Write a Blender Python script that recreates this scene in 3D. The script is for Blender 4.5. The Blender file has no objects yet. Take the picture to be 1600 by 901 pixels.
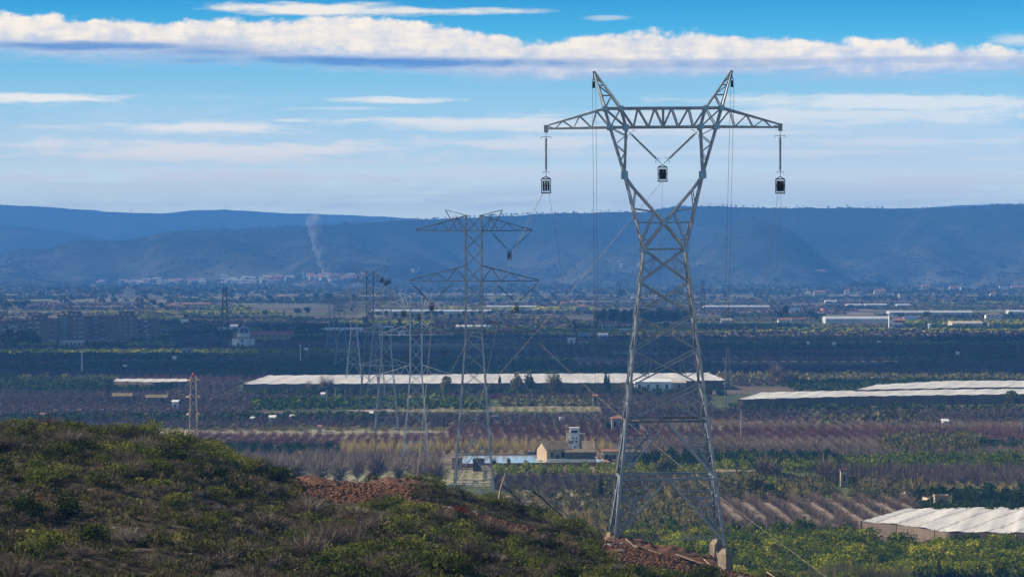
import bpy, math, random
import numpy as np

# ---------------------------------------------------------------- camera, sky, sun, exposure
FP, YH, CZ = 5000.0, 404.0, 60.0          # focal length in photo pixels, eye level row, eye height
SC = bpy.context.scene
COL = SC.collection
R = math.radians
cam_d = bpy.data.cameras.new('camera'); cam = bpy.data.objects.new('camera', cam_d); COL.objects.link(cam)
cam_d.sensor_width = 36; cam_d.lens = 36*FP/1600; cam_d.shift_y = -(450.5-YH)/1600
cam_d.clip_start = 1; cam_d.clip_end = 60000
cam.location = (0, 0, CZ); cam.rotation_euler = (R(90), 0, 0); SC.camera = cam

SUN_EL, SUN_AZ = R(31), R(-90)             # sun to the left of the view, a little beyond
sdir = (math.sin(SUN_AZ)*math.cos(SUN_EL), math.cos(SUN_AZ)*math.cos(SUN_EL), math.sin(SUN_EL))
sun_d = bpy.data.lights.new('sun', 'SUN'); sun = bpy.data.objects.new('sun', sun_d); COL.objects.link(sun)
sun_d.energy = 5.0; sun_d.angle = R(0.55); sun_d.color = (1.0, 0.87, 0.68)
from mathutils import Vector, Matrix
sun.rotation_euler = Vector(sdir).to_track_quat('Z', 'Y').to_euler()
sun.location = (-300, 100, 400)
SC.view_settings.view_transform = 'Standard'; SC.view_settings.look = 'None'
SC.view_settings.exposure = 0.6; SC.view_settings.gamma = 1.0
SC.view_settings.use_curve_mapping = False
SC.render.engine = 'CYCLES'
SC.cycles.use_denoising = True
SC.cycles.max_bounces = 5; SC.cycles.diffuse_bounces = 2; SC.cycles.volume_bounces = 0
SC.cycles.transparent_max_bounces = 6
SC.cycles.use_light_tree = False
SC.cycles.caustics_reflective = False; SC.cycles.caustics_refractive = False

def lin(*c):
    return tuple(((v/255)/12.92 if v/255 <= .04045 else ((v/255+.055)/1.055)**2.4) for v in c)
HAZE_DENS = 1.22e-4
HAZE_COL = (0.12, 0.40, 1.0)

def build_world():
    w = bpy.data.worlds.new('World'); SC.world = w; w.use_nodes = True
    nt = w.node_tree; nt.nodes.clear(); N = nt.nodes; L = nt.links
    def node(t, **k):
        n = N.new(t)
        for a, b in k.items(): setattr(n, a, b)
        return n
    def put(s, v):
        if isinstance(v, (int, float)): s.default_value = v
        elif isinstance(v, (tuple, list)): s.default_value = v
        else: L.new(v, s)
    def m(op, a, b=0.0, c=None, clamp=False):
        n = node('ShaderNodeMath', operation=op, use_clamp=clamp); put(n.inputs[0], a); put(n.inputs[1], b)
        if c is not None: put(n.inputs[2], c)
        return n.outputs[0]
    def vm(op, a, b=None, c=None):
        n = node('ShaderNodeVectorMath', operation=op); put(n.inputs[0], a)
        if b is not None: put(n.inputs[1], b)
        if c is not None: put(n.inputs[2], c)
        return n.outputs['Value'] if op == 'LENGTH' else n.outputs[0]
    def mix(f, a, b):
        n = node('ShaderNodeMix', data_type='RGBA'); put(n.inputs['Factor'], f)
        put(n.inputs[6], a if not isinstance(a, tuple) else (*a, 1)); put(n.inputs[7], b if not isinstance(b, tuple) else (*b, 1))
        return n.outputs[2]
    def smooth(x, a, b, lo=0.0, hi=1.0):
        n = node('ShaderNodeMapRange', interpolation_type='SMOOTHSTEP')
        put(n.inputs[0], x); n.inputs[1].default_value = a; n.inputs[2].default_value = b
        n.inputs[3].default_value = lo; n.inputs[4].default_value = hi
        return n.outputs[0]
    tc = node('ShaderNodeTexCoord'); sep = node('ShaderNodeSeparateXYZ'); L.new(tc.outputs['Generated'], sep.inputs[0])
    az = m('ARCTAN2', sep.outputs[0], sep.outputs[1]); el = m('ARCSINE', sep.outputs[2])
    U = m('MULTIPLY', az, FP); V = m('MULTIPLY', el, FP)      # azimuth and elevation in 1/5000 rad
    comb = node('ShaderNodeCombineXYZ'); put(comb.inputs[0], U); put(comb.inputs[1], V); UV = comb.outputs[0]
    sky = node('ShaderNodeTexSky', sky_type='NISHITA', sun_disc=False)
    sky.sun_elevation = SUN_EL; sky.sun_rotation = SUN_AZ; sky.altitude = 100; sky.dust_density = 1.2; sky.ozone_density = 2.0
    # low sky: hazy blue gradient by elevation
    ramp = node('ShaderNodeValToRGB'); put(ramp.inputs[0], m('DIVIDE', V, 520.0, clamp=True))
    # radiance of the low sky by elevation, from the pale horizon to deep blue
    stops = [(0.0, (1.70,1.74,1.26)), (0.18, (1.60,1.68,1.24)), (0.296, (.84,1.03,1.0)), (0.392, (.54,.83,.94)),
             (0.508, (.34,.69,.86)), (0.60, (.19,.59,.83)), (0.68, (.075,.49,.79)), (0.80, (.018,.33,.66)), (1.0, (.008,.25,.58))]
    cr = ramp.color_ramp
    while len(cr.elements) < len(stops): cr.elements.new(0.5)
    for e, (p, c) in zip(cr.elements, stops): e.position = p; e.color = (*[v*10 for v in c], 1)
    high = smooth(V, 480.0, 1200.0)
    col = mix(high, ramp.outputs[0], sky.outputs[0])
    # noise fields for cloud edges
    def noise(sx, sy, scale, detail, rough, off=0.0):
        n = node('ShaderNodeTexNoise'); n.inputs['Scale'].default_value = scale; n.inputs['Detail'].default_value = detail
        n.inputs['Roughness'].default_value = rough
        put(n.inputs['Vector'], vm('MULTIPLY_ADD', UV, (sx, sy, 0), (off, off*.7, off)))
        return m('SUBTRACT', n.outputs['Fac'], 0.5)
    n_str = noise(0.006, 0.045, 1.0, 6, 0.62)
    n_fine = noise(0.02, 0.11, 1.0, 5, 0.65, 7.0)
    n_bil = noise(0.022, 0.034, 1.0, 6, 0.6, 3.0)
    n_low = noise(0.003, 0.02, 1.0, 3, 0.5, 21.0)
    wisp = m('ADD', m('MULTIPLY_ADD', n_str, 2.4, m('MULTIPLY', n_fine, 1.2)), 0.28)
    def blob(cx, cy, a, b, op, soft=0.95, slope=0.0, nz=None):
        u0, v0 = cx-800, YH-cy
        if slope:
            vv = m('MULTIPLY_ADD', U, -slope, V); c2 = node('ShaderNodeCombineXYZ'); put(c2.inputs[0], U); put(c2.inputs[1], vv)
            src = c2.outputs[0]; v0 = v0 - slope*u0
        else: src = UV
        d = vm('LENGTH', vm('MULTIPLY_ADD', src, (1/a, 1/b, 0), (-u0/a, -v0/b, 0)))
        d = m('SUBTRACT', m('ADD', wisp if nz is None else nz, 1.0), d)
        return smooth(d, 0.0, soft, 0.0, op)
    def union(ms):
        out = ms[0]
        for x in ms[1:]: out = m('MAXIMUM', out, x)
        return out
    veil = union([blob(*a) for a in [
        (330, 300, 620, 26, .35), (1200, 215, 620, 40, .45), (1150, 300, 700, 34, .5), (200, 215, 420, 60, .22), (1500, 250, 330, 30, .35)]])
    col = mix(veil, col, (9.6, 9.6, 9.3))
    low = union([blob(*a) for a in [
        (50, 158, 130, 10, .95), (300, 200, 170, 10, .95), (330, 238, 340, 18, 1.0), (620, 157, 105, 6, .8),
        (740, 190, 190, 8, .8), (900, 200, 300, 9, .6), (800, 223, 200, 11, .65), (60, 279, 130, 6, .85), (400, 277, 270, 11, .85),
        (760, 274, 170, 13, .65), (1400, 162, 330, 16, .7), (1290, 182, 460, 14, .6), (1450, 282, 300, 16, .55),
        (455, 189, 26, 3, .6), (240, 266, 70, 4, .5), (1560, 250, 90, 5, .5), (560, 252, 120, 5, .4), (130, 232, 110, 6, .5), (90, 200, 90, 4, .35), (1100, 240, 300, 7, .45), (980, 270, 190, 6, .45), (300, 292, 260, 6, .4), (1500, 300, 200, 6, .4), (700, 305, 260, 6, .35), (1150, 208, 200, 5, .4), (520, 170, 90, 3, .35), (1420, 222, 240, 7, .4)]])
    col = mix(low, col, (12.2, 11.3, 9.5))
    top = union([blob(500, 16, 170, 10, .95), blob(660, 18, 150, 8, .85), blob(1585, 66, 40, 9, .6), blob(945, 28, 34, 5, .4)])
    col = mix(top, col, (11.2, 10.0, 8.2))
    # the long cloud bank: upper and lower edge follow curves of azimuth
    def edge(pts):
        fc = node('ShaderNodeFloatCurve'); put(fc.inputs['Value'], m('DIVIDE', m('ADD', U, 1000.0), 2000.0, clamp=True))
        c = fc.mapping.curves[0]; pts = [((px-800+1000)/2000, (YH-py)/500) for px, py in pts]
        c.points[0].location = pts[0]; c.points[1].location = pts[-1]
        for q in pts[1:-1]: c.points.new(*q)
        fc.mapping.update()
        return m('MULTIPLY', fc.outputs[0], 500.0)
    te = edge([(-200, 16), (0, 22), (150, 32), (310, 36), (500, 28), (640, 32), (740, 50), (850, 64), (960, 53), (1060, 52), (1220, 61), (1400, 70), (1600, 78), (1800, 84)])
    be = edge([(-200, 94), (0, 98), (350, 105), (600, 114), (850, 130), (1100, 124), (1350, 126), (1600, 122), (1800, 120)])
    e1 = m('ADD', m('SUBTRACT', te, V), m('ADD', m('MULTIPLY', n_bil, 40.0), m('MULTIPLY', n_low, 26.0))); e2 = m('ADD', m('SUBTRACT', V, be), m('MULTIPLY', n_str, 34.0))
    bank = m('MULTIPLY', smooth(e1, -2.0, 9.0), smooth(m('MULTIPLY_ADD', n_fine, 22.0, e2), -8.0, 20.0))
    bank = m('MULTIPLY', bank, smooth(m('ADD', n_low, 0.0), -0.45, -0.1, 0.75, 1.0))
    # body tone of the bank: cream crest, greyer belly, blue shadow strips where the cloud shades itself
    tone = smooth(m('ADD', e2, m('MULTIPLY', n_bil, 70.0)), 5.0, 48.0)
    ccol = mix(tone, (5.6, 6.7, 8.3), (12.2, 10.6, 8.2))
    relief = smooth(m('ADD', n_bil, m('MULTIPLY', n_fine, .6)), -0.28, 0.22)
    ccol = mix(m('MULTIPLY', m('SUBTRACT', 1.0, relief), .6), ccol, (4.8, 5.8, 7.6))
    half = m('ADD', m('ADD', m('MULTIPLY', n_str, 1.7), m('MULTIPLY', n_bil, 1.2)), 0.1)
    shade = union([blob(120, 76, 300, 11, .9, 1.0, 0, half), blob(600, 97, 430, 12, .95, 1.0, -0.008, half), blob(330, 82, 150, 17, .75, 1.1, 0, half),
                   blob(1060, 100, 360, 9, .4, .7, 0, half), blob(1400, 96, 200, 8, .3, .7, 0, half)])
    ccol = mix(shade, ccol, (1.1, 3.0, 6.4))
    col = mix(bank, col, ccol)
    bg = node('ShaderNodeBackground'); bg.inputs['Strength'].default_value = 0.075; L.new(col, bg.inputs[0])
    out = node('ShaderNodeOutputWorld'); L.new(bg.outputs[0], out.inputs[0])
    w.cycles.sampling_method = 'MANUAL'; w.cycles.sample_map_resolution = 512
build_world()

# ---------------------------------------------------------------- helpers
rng = np.random.default_rng(7); random.seed(7)
def P(px, py, Y): return ((px-800)/FP*Y, Y, CZ-(py-YH)/FP*Y)
def G(px, py, z=0.0):
    Y = (CZ-z)*FP/(py-YH); return ((px-800)/FP*Y, Y, z)
def ppm(Y): return FP/Y

def tag(o, label=None, cat=None, group=None, kind=None):
    if label: o['label'] = label
    if cat: o['category'] = cat
    if group: o['group'] = group
    if kind: o['kind'] = kind
    return o
def empty(name, loc, label, cat, group=None, rz=0.0):
    o = bpy.data.objects.new(name, None); COL.objects.link(o); o.location = loc; o.rotation_euler = (0, 0, rz)
    o.empty_display_size = .5
    return tag(o, label, cat, group)

def mesh_np(name, V, F, tint=None, mat=None, parent=None, smooth=False, loc=None):
    V = np.asarray(V, dtype=np.float32); F = np.asarray(F, dtype=np.int32); k = F.shape[1]
    me = bpy.data.meshes.new(name); me.vertices.add(len(V)); me.vertices.foreach_set('co', V.ravel())
    me.loops.add(F.size); me.loops.foreach_set('vertex_index', F.ravel())
    me.polygons.add(len(F)); me.polygons.foreach_set('loop_start', np.arange(0, F.size, k, dtype=np.int32))
    if tint is not None:
        a = me.attributes.new('tint', 'FLOAT', 'POINT'); a.data.foreach_set('value', np.asarray(tint, dtype=np.float32))
    me.update(calc_edges=True)
    if smooth: me.shade_smooth()
    o = bpy.data.objects.new(name, me); COL.objects.link(o)
    if mat: me.materials.append(mat)
    if parent: o.parent = parent
    if loc: o.location = loc
    return o

class MB:
    """collects solid shapes for one mesh"""
    def __init__(s): s.v = []; s.f = []
    def add(s, vs, fs):
        b = len(s.v); s.v += [tuple(p) for p in vs]; s.f += [tuple(b+i for i in f) for f in fs]; return s
    def box(s, x0, x1, y0, y1, z0, z1):
        return s.add([(x0,y0,z0),(x1,y0,z0),(x1,y1,z0),(x0,y1,z0),(x0,y0,z1),(x1,y0,z1),(x1,y1,z1),(x0,y1,z1)],
                     [(0,3,2,1),(4,5,6,7),(0,1,5,4),(1,2,6,5),(2,3,7,6),(3,0,4,7)])
    def bar(s, p, q, w, w2=None, n=4):
        p = Vector(p); q = Vector(q); d = q-p
        if d.length < 1e-6: return s
        d.normalize(); a = Vector((0,0,1)) if abs(d.z) < .95 else Vector((0,1,0))
        e = d.cross(a).normalized(); g = d.cross(e); w2 = w if w2 is None else w2; vs = []
        for c, r in ((p, w/2), (q, w2/2)):
            for i in range(n):
                t = 2*math.pi*(i+.5)/n; k = r*(1.414 if n == 4 else 1)
                vs.append(c+e*(k*math.cos(t))+g*(k*math.sin(t)))
        fs = [(i, (i+1) % n, n+(i+1) % n, n+i) for i in range(n)]+[tuple(range(n))[::-1], tuple(range(n, 2*n))]
        return s.add(vs, fs)
    def path(s, pts, w, n=5):
        for a, b in zip(pts, pts[1:]): s.bar(a, b, w, n=n)
        return s
    def cyl(s, c, r, h, n=16, r2=None, axis='z'):
        d = {'z': (0,0,h), 'x': (h,0,0), 'y': (0,h,0)}[axis]; r2 = r if r2 is None else r2
        return s.bar(c, (c[0]+d[0], c[1]+d[1], c[2]+d[2]), 2*r, 2*r2, n)
    def lathe(s, prof, n=16, c=(0,0,0)):
        b = []
        for r, z in prof:
            for i in range(n):
                t = 2*math.pi*i/n; b.append((c[0]+r*math.cos(t), c[1]+r*math.sin(t), c[2]+z))
        fs = [(k*n+i, k*n+(i+1) % n, (k+1)*n+(i+1) % n, (k+1)*n+i) for k in range(len(prof)-1) for i in range(n)]
        return s.add(b, fs)
    def build(s, name, mat, parent=None, smooth=False, loc=None):
        me = bpy.data.meshes.new(name); me.from_pydata(s.v, [], s.f); me.update()
        if smooth: me.shade_smooth()
        o = bpy.data.objects.new(name, me); COL.objects.link(o); me.materials.append(mat)
        if parent: o.parent = parent
        if loc: o.location = loc
        return o

def pmat(name, c, rough=.7, metal=0.0, c2=None, scale=3.0, spec=.3, bump=0.0, stretch=(1,1,1), detail=5, transl=0.0):
    m = bpy.data.materials.new(name); m.use_nodes = True; nt = m.node_tree; b = nt.nodes['Principled BSDF']
    b.inputs['Roughness'].default_value = rough; b.inputs['Metallic'].default_value = metal
    b.inputs['Specular IOR Level'].default_value = spec
    if c2 is None: c2 = tuple(v*.72 for v in c)
    tc = nt.nodes.new('ShaderNodeTexCoord'); mp = nt.nodes.new('ShaderNodeMapping'); mp.inputs['Scale'].default_value = stretch
    nz = nt.nodes.new('ShaderNodeTexNoise'); nz.inputs['Scale'].default_value = scale; nz.inputs['Detail'].default_value = detail
    rp = nt.nodes.new('ShaderNodeValToRGB'); rp.color_ramp.elements[0].position = .32; rp.color_ramp.elements[1].position = .68
    rp.color_ramp.elements[0].color = (*c2, 1); rp.color_ramp.elements[1].color = (*c, 1)
    nt.links.new(tc.outputs['Object'], mp.inputs[0]); nt.links.new(mp.outputs[0], nz.inputs['Vector'])
    nt.links.new(nz.outputs['Fac'], rp.inputs[0]); nt.links.new(rp.outputs[0], b.inputs['Base Color'])
    if bump:
        bp = nt.nodes.new('ShaderNodeBump'); bp.inputs['Strength'].default_value = bump; bp.inputs['Distance'].default_value = .1
        nt.links.new(nz.outputs['Fac'], bp.inputs['Height']); nt.links.new(bp.outputs[0], b.inputs['Normal'])
    return m
def leafmat(name, cols, transl=.3, patch=25.0):
    """foliage colour: each leaf clump carries its own value, species patches come from a broad noise"""
    m = bpy.data.materials.new(name); m.use_nodes = True; nt = m.node_tree; nt.nodes.clear(); N = nt.nodes; L = nt.links
    at = N.new('ShaderNodeAttribute'); at.attribute_name = 'tint'
    oi = N.new('ShaderNodeObjectInfo'); geo = N.new('ShaderNodeNewGeometry')
    nz = N.new('ShaderNodeTexNoise'); nz.inputs['Scale'].default_value = 1/patch; nz.inputs['Detail'].default_value = 2
    L.new(geo.outputs['Position'], nz.inputs['Vector'])
    a = N.new('ShaderNodeMath'); a.operation = 'MULTIPLY_ADD'; L.new(nz.outputs['Fac'], a.inputs[0]); a.inputs[1].default_value = .9; a.inputs[2].default_value = -.45
    b = N.new('ShaderNodeMath'); b.operation = 'MULTIPLY_ADD'; L.new(oi.outputs['Random'], b.inputs[0]); b.inputs[1].default_value = .3; L.new(a.outputs[0], b.inputs[2])
    c = N.new('ShaderNodeMath'); c.operation = 'ADD'; L.new(at.outputs['Fac'], c.inputs[0]); L.new(b.outputs[0], c.inputs[1])
    c2 = N.new('ShaderNodeMath'); c2.operation = 'SUBTRACT'; L.new(c.outputs[0], c2.inputs[0]); c2.inputs[1].default_value = .12
    rp = N.new('ShaderNodeValToRGB'); L.new(c2.outputs[0], rp.inputs[0])
    while len(rp.color_ramp.elements) < len(cols): rp.color_ramp.elements.new(.5)
    for i, (e, cc) in enumerate(zip(rp.color_ramp.elements, cols)): e.position = .08+.84*i/(len(cols)-1); e.color = (*cc, 1)
    d = N.new('ShaderNodeBsdfDiffuse'); t = N.new('ShaderNodeBsdfTranslucent'); mx = N.new('ShaderNodeMixShader'); mx.inputs[0].default_value = transl
    L.new(rp.outputs[0], d.inputs[0]); L.new(rp.outputs[0], t.inputs[0]); L.new(d.outputs[0], mx.inputs[1]); L.new(t.outputs[0], mx.inputs[2])
    o = N.new('ShaderNodeOutputMaterial'); L.new(mx.outputs[0], o.inputs[0])
    return m

M = dict(
    steel=pmat('galvanised_steel', (.28,.32,.37), .5, .2, (.18,.21,.25), 1.2, .4),
    steel_dull=pmat('dark_steel', (.13,.15,.17), .6, .3, (.08,.095,.11), 1.2, .3),  # dark tone; on the second pylon's head it paints the silhouette look
    steel_pale=pmat('pale_galvanised_steel', (.42,.45,.49), .5, .1, (.32,.35,.38), 1.2, .4),
    plate=pmat('sky_tinted_plate', (.22,.36,.50), .4, .4, (.17,.29,.42), 2),  # blue of the sky reflected in the plates, put into their colour
    dark=pmat('black_rubber', (.012,.012,.014), .5, 0, (.02,.02,.022), 3),
    iron=pmat('dark_iron', (.025,.025,.028), .8, 0, (.03,.03,.035), 3),
    glass=pmat('insulator_glass', (.06,.065,.07), .3, 0, (.045,.05,.055), 3),
    rope=pmat('straw_rope', (.30,.25,.20), .8, 0, (.22,.18,.14), 1),
    rope_pale=pmat('pale_rope', (.62,.58,.50), .7, 0, (.5,.47,.4), 1),
    wire=pmat('aluminium_wire', (.30,.31,.32), .5, .4, (.22,.23,.24), 1),
    concrete=pmat('cast_concrete', (.27,.22,.165), .9, 0, (.16,.13,.10), 1.5, bump=.3),
    beige_steel=pmat('beige_painted_steel', (.78,.55,.36), .6, .1, (.6,.42,.28), 1),
    white=pmat('limewashed_wall', (.74,.74,.72), .85, 0, (.6,.6,.59), .6),
    cream=pmat('cream_render', (.52,.44,.33), .85, 0, (.42,.35,.26), .5),
    ochre=pmat('ochre_stone_wall', (.42,.31,.20), .9, 0, (.30,.22,.14), .8, bump=.3),
    brick=pmat('brown_brick', (.25,.15,.115), .9, 0, (.19,.115,.09), .5),
    greycon=pmat('grey_render', (.34,.33,.33), .9, 0, (.19,.19,.2), .4),
    tile=pmat('clay_roof_tile', (.30,.14,.085), .85, 0, (.20,.095,.06), .6, bump=.3),
    oldtile=pmat('lichened_roof_tile', (.22,.17,.10), .9, 0, (.13,.10,.06), .5, bump=.3),
    darkwall=pmat('dark_brown_wall', (.10,.08,.065), .9, 0, (.06,.05,.042), .6),  # one dark brown tone with faint mottling
    window=pmat('window_glass', (.02,.025,.03), .15, 0, (.03,.035,.04), 2, spec=.6),
    shutter=pmat('pale_blind', (.58,.58,.58), .7, 0, (.30,.31,.33), .7),
    dome=pmat('blue_glazed_tile', (.03,.05,.12), .3, 0, (.02,.035,.09), 1, spec=.6),
    net=pmat('white_shade_net', (.66,.63,.58), .9, 0, (.48,.46,.42), .09, detail=9, stretch=(1,.5,1)),
    netside=pmat('brown_side_net', (.17,.13,.10), .95, 0, (.11,.085,.065), .2),
    film=pmat('greenhouse_film', (.56,.56,.54), .6, 0, (.42,.43,.43), .15, spec=.5),
    blue_metal=pmat('blue_metal_sheet', (.10,.16,.30), .5, .2, (.07,.12,.22), .5),
    redpaint=pmat('red_paint', (.45,.06,.03), .6, 0, (.33,.05,.03), 1),
    orange=pmat('orange_paint', (.65,.20,.04), .6, 0, (.5,.15,.03), 1),
    yellow=pmat('yellow_paint', (.65,.42,.03), .6, 0, (.5,.33,.03), 1),
    bark=pmat('tree_bark', (.10,.075,.055), .95, 0, (.06,.045,.035), 2),
    deadwood=pmat('bleached_dead_wood', (.42,.33,.24), .9, 0, (.26,.20,.15), 2),
    burnt=pmat('dark_dead_wood', (.06,.045,.035), .9, 0, (.04,.03,.025), 2),
    rock=pmat('pale_limestone', (.22,.20,.175), .95, 0, (.11,.10,.085), 2, bump=.5),
    redearth=pmat('red_earth_clod', (.15,.072,.042), .98, 0, (.055,.03,.02), 1.6, bump=.5),
    track=pmat('pale_gravel_track', (.36,.29,.21), .95, 0, (.24,.19,.14), .25),
    hivis=pmat('lime_hi_vis_jacket', (.35,.75,.05), .7, 0, (.28,.6,.04), 4),
    cloth=pmat('navy_work_trousers', (.02,.022,.035), .8, 0, (.015,.017,.025), 4),
    skin=pmat('skin', (.45,.26,.18), .6, 0, (.40,.23,.16), 4),
    helmet=pmat('white_helmet', (.7,.7,.68), .4, 0, (.62,.62,.6), 2),
    car=pmat('white_car_paint', (.65,.66,.68), .25, 0, (.6,.61,.63), 1, spec=.6),
    cardark=pmat('dark_car_paint', (.03,.035,.05), .25, 0, (.03,.035,.05), 1, spec=.6),
)
def net_material():
    m = M['net']; nt = m.node_tree; N = nt.nodes; L = nt.links; b = N['Principled BSDF']; base = b.inputs['Base Color'].links[0].from_socket
    g = N.new('ShaderNodeTexCoord'); w = N.new('ShaderNodeTexWave'); w.wave_type = 'BANDS'; w.bands_direction = 'X'; w.inputs['Scale'].default_value = .055; w.inputs['Distortion'].default_value = 1.2; w.inputs['Detail'].default_value = 3
    mp = N.new('ShaderNodeMapping'); mp.inputs['Rotation'].default_value = (0, 0, .35); L.new(g.outputs['Object'], mp.inputs[0]); L.new(mp.outputs[0], w.inputs['Vector'])
    r = N.new('ShaderNodeMapRange'); L.new(w.outputs['Fac'], r.inputs[0]); r.inputs[1].default_value = .0; r.inputs[2].default_value = .10; r.inputs[3].default_value = .62; r.inputs[4].default_value = 1.0
    n = N.new('ShaderNodeTexNoise'); n.inputs['Scale'].default_value = .9; n.inputs['Detail'].default_value = 6; L.new(g.outputs['Object'], n.inputs['Vector'])
    r2 = N.new('ShaderNodeMapRange'); L.new(n.outputs['Fac'], r2.inputs[0]); r2.inputs[1].default_value = .30; r2.inputs[2].default_value = .48; r2.inputs[3].default_value = .72; r2.inputs[4].default_value = 1.0
    q = N.new('ShaderNodeMath'); q.operation = 'MULTIPLY'; L.new(r.outputs[0], q.inputs[0]); L.new(r2.outputs[0], q.inputs[1])
    v = N.new('ShaderNodeVectorMath'); v.operation = 'SCALE'; L.new(base, v.inputs[0]); L.new(q.outputs[0], v.inputs['Scale']); L.new(v.outputs[0], b.inputs['Base Color'])
net_material()
LM = dict(
    citrus=leafmat('citrus_leaves', [(.02,.045,.008), (.085,.125,.012), (.24,.26,.018), (.48,.42,.03)], .3, 30),
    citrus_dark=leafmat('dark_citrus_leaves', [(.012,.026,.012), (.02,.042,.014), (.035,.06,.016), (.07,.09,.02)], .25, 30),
    peach=leafmat('bare_twigs', [(.075,.058,.05), (.13,.10,.085), (.19,.15,.12), (.30,.21,.13)], .05, 40),
    peach_red=leafmat('red_bare_twigs', [(.07,.04,.04), (.12,.062,.06), (.16,.085,.08), (.21,.13,.10)], .05, 40),
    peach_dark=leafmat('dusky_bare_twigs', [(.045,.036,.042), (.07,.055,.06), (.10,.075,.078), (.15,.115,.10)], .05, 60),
    reed=leafmat('dry_reeds', [(.10,.085,.035), (.20,.155,.055), (.34,.25,.085), (.42,.34,.14)], .3, 15),
    olive=leafmat('olive_scrub', [(.05,.052,.028), (.09,.09,.04), (.15,.14,.05), (.22,.18,.08)], .25, 15),
    grass=leafmat('field_grass', [(.07,.09,.02), (.12,.15,.03), (.22,.22,.07), (.34,.30,.15)], .3, 20),
    pine=leafmat('pine_needles', [(.014,.026,.012), (.024,.042,.016), (.04,.06,.02), (.065,.08,.028)], .15, 40),
    cypress=leafmat('cypress_leaves', [(.010,.018,.010), (.016,.028,.014), (.026,.04,.018), (.04,.055,.02)], .1, 40),
    broad=leafmat('broadleaf_leaves', [(.03,.05,.015), (.06,.085,.02), (.12,.14,.03), (.22,.21,.05)], .3, 40),
    wood=leafmat('far_woodland_leaves', [(.025,.04,.02), (.045,.06,.026), (.08,.085,.04), (.14,.12,.075)], .1, 260),
    scrub=leafmat('hillside_scrub_leaves', [(.026,.026,.014), (.065,.064,.028), (.135,.13,.045), (.25,.235,.075)], .3, 9),
    scrub_dry=leafmat('dry_grey_twigs', [(.04,.033,.026), (.095,.078,.06), (.17,.14,.11), (.30,.255,.20)], .2, 8),
    scrub_green=leafmat('bright_shrub_leaves', [(.035,.045,.012), (.085,.10,.026), (.17,.18,.04), (.29,.28,.065)], .35, 7),
    scrub_dark=leafmat('dark_shrub_leaves', [(.010,.016,.006), (.020,.030,.010), (.036,.05,.014), (.06,.075,.02)], .25, 9),
    rust=leafmat('rust_dead_leaves', [(.06,.022,.012), (.12,.04,.018), (.20,.07,.025), (.26,.11,.045)], .25, 6),
)

# ---------------------------------------------------------------- ground, far hills, haze, clouds
def vnoise(x, y, seed=0):
    """smooth value noise, vectorised"""
    x = np.asarray(x, float); y = np.asarray(y, float)
    xi = np.floor(x).astype(np.int64); yi = np.floor(y).astype(np.int64); xf = x-xi; yf = y-yi
    def h(i, j):
        n = (i*374761393 + j*668265263 + seed*1442695041) & 0x7fffffff
        n = ((n ^ (n >> 13))*1274126177) & 0x7fffffff
        return ((n ^ (n >> 16)) & 0xffff)/65535.0
    u = xf*xf*(3-2*xf); v = yf*yf*(3-2*yf)
    return (h(xi, yi)*(1-u)+h(xi+1, yi)*u)*(1-v)+(h(xi, yi+1)*(1-u)+h(xi+1, yi+1)*u)*v-.5
def fbm(x, y, oct=4, seed=0):
    s = 0; a = 1.0
    for k in range(oct):
        s = s+a*vnoise(x*2**k+k*17.3, y*2**k+k*9.1, seed+k); a *= .5
    return s

def ground_material():
    m = bpy.data.materials.new('farmland_soil'); m.use_nodes = True; nt = m.node_tree; N = nt.nodes; L = nt.links
    b = N['Principled BSDF']; b.inputs['Roughness'].default_value = .95; b.inputs['Specular IOR Level'].default_value = .1
    g = N.new('ShaderNodeNewGeometry')
    def mp(s):
        q = N.new('ShaderNodeMapping'); q.inputs['Scale'].default_value = s; L.new(g.outputs['Position'], q.inputs[0]); return q.outputs[0]
    vo = N.new('ShaderNodeTexVoronoi'); vo.inputs['Scale'].default_value = 1; L.new(mp((1/190, 1/75, 0)), vo.inputs['Vector'])
    sp = N.new('ShaderNodeSeparateColor'); L.new(vo.outputs['Color'], sp.inputs[0])
    rp = N.new('ShaderNodeValToRGB'); L.new(sp.outputs[0], rp.inputs[0]); rp.color_ramp.interpolation = 'CONSTANT'
    cs = [(.13,.10,.07), (.08,.095,.04), (.17,.13,.09), (.07,.085,.035), (.26,.21,.14), (.11,.08,.065), (.15,.16,.055)]
    while len(rp.color_ramp.elements) < len(cs): rp.color_ramp.elements.new(.5)
    for i, (e, c) in enumerate(zip(rp.color_ramp.elements, cs)): e.position = i/len(cs); e.color = (*c, 1)
    nz = N.new('ShaderNodeTexNoise'); nz.inputs['Scale'].default_value = 1; nz.inputs['Detail'].default_value = 8; nz.inputs['Roughness'].default_value = .7
    L.new(mp((1/14, 1/22, 1)), nz.inputs['Vector'])
    mr = N.new('ShaderNodeMapRange'); L.new(nz.outputs['Fac'], mr.inputs[0]); mr.inputs[1].default_value = .3; mr.inputs[2].default_value = .7; mr.inputs[3].default_value = .6; mr.inputs[4].default_value = 1.35
    mx = N.new('ShaderNodeVectorMath'); mx.operation = 'SCALE'; L.new(rp.outputs[0], mx.inputs[0]); L.new(mr.outputs[0], mx.inputs['Scale'])
    L.new(mx.outputs[0], b.inputs['Base Color'])
    return m
mb = MB(); mb.add([(-4900,-600,0),(4900,-600,0),(4900,13800,0),(-4900,13800,0)], [(0,1,2,3)])
tag(mb.build('ground', ground_material()), kind='structure')

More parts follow.
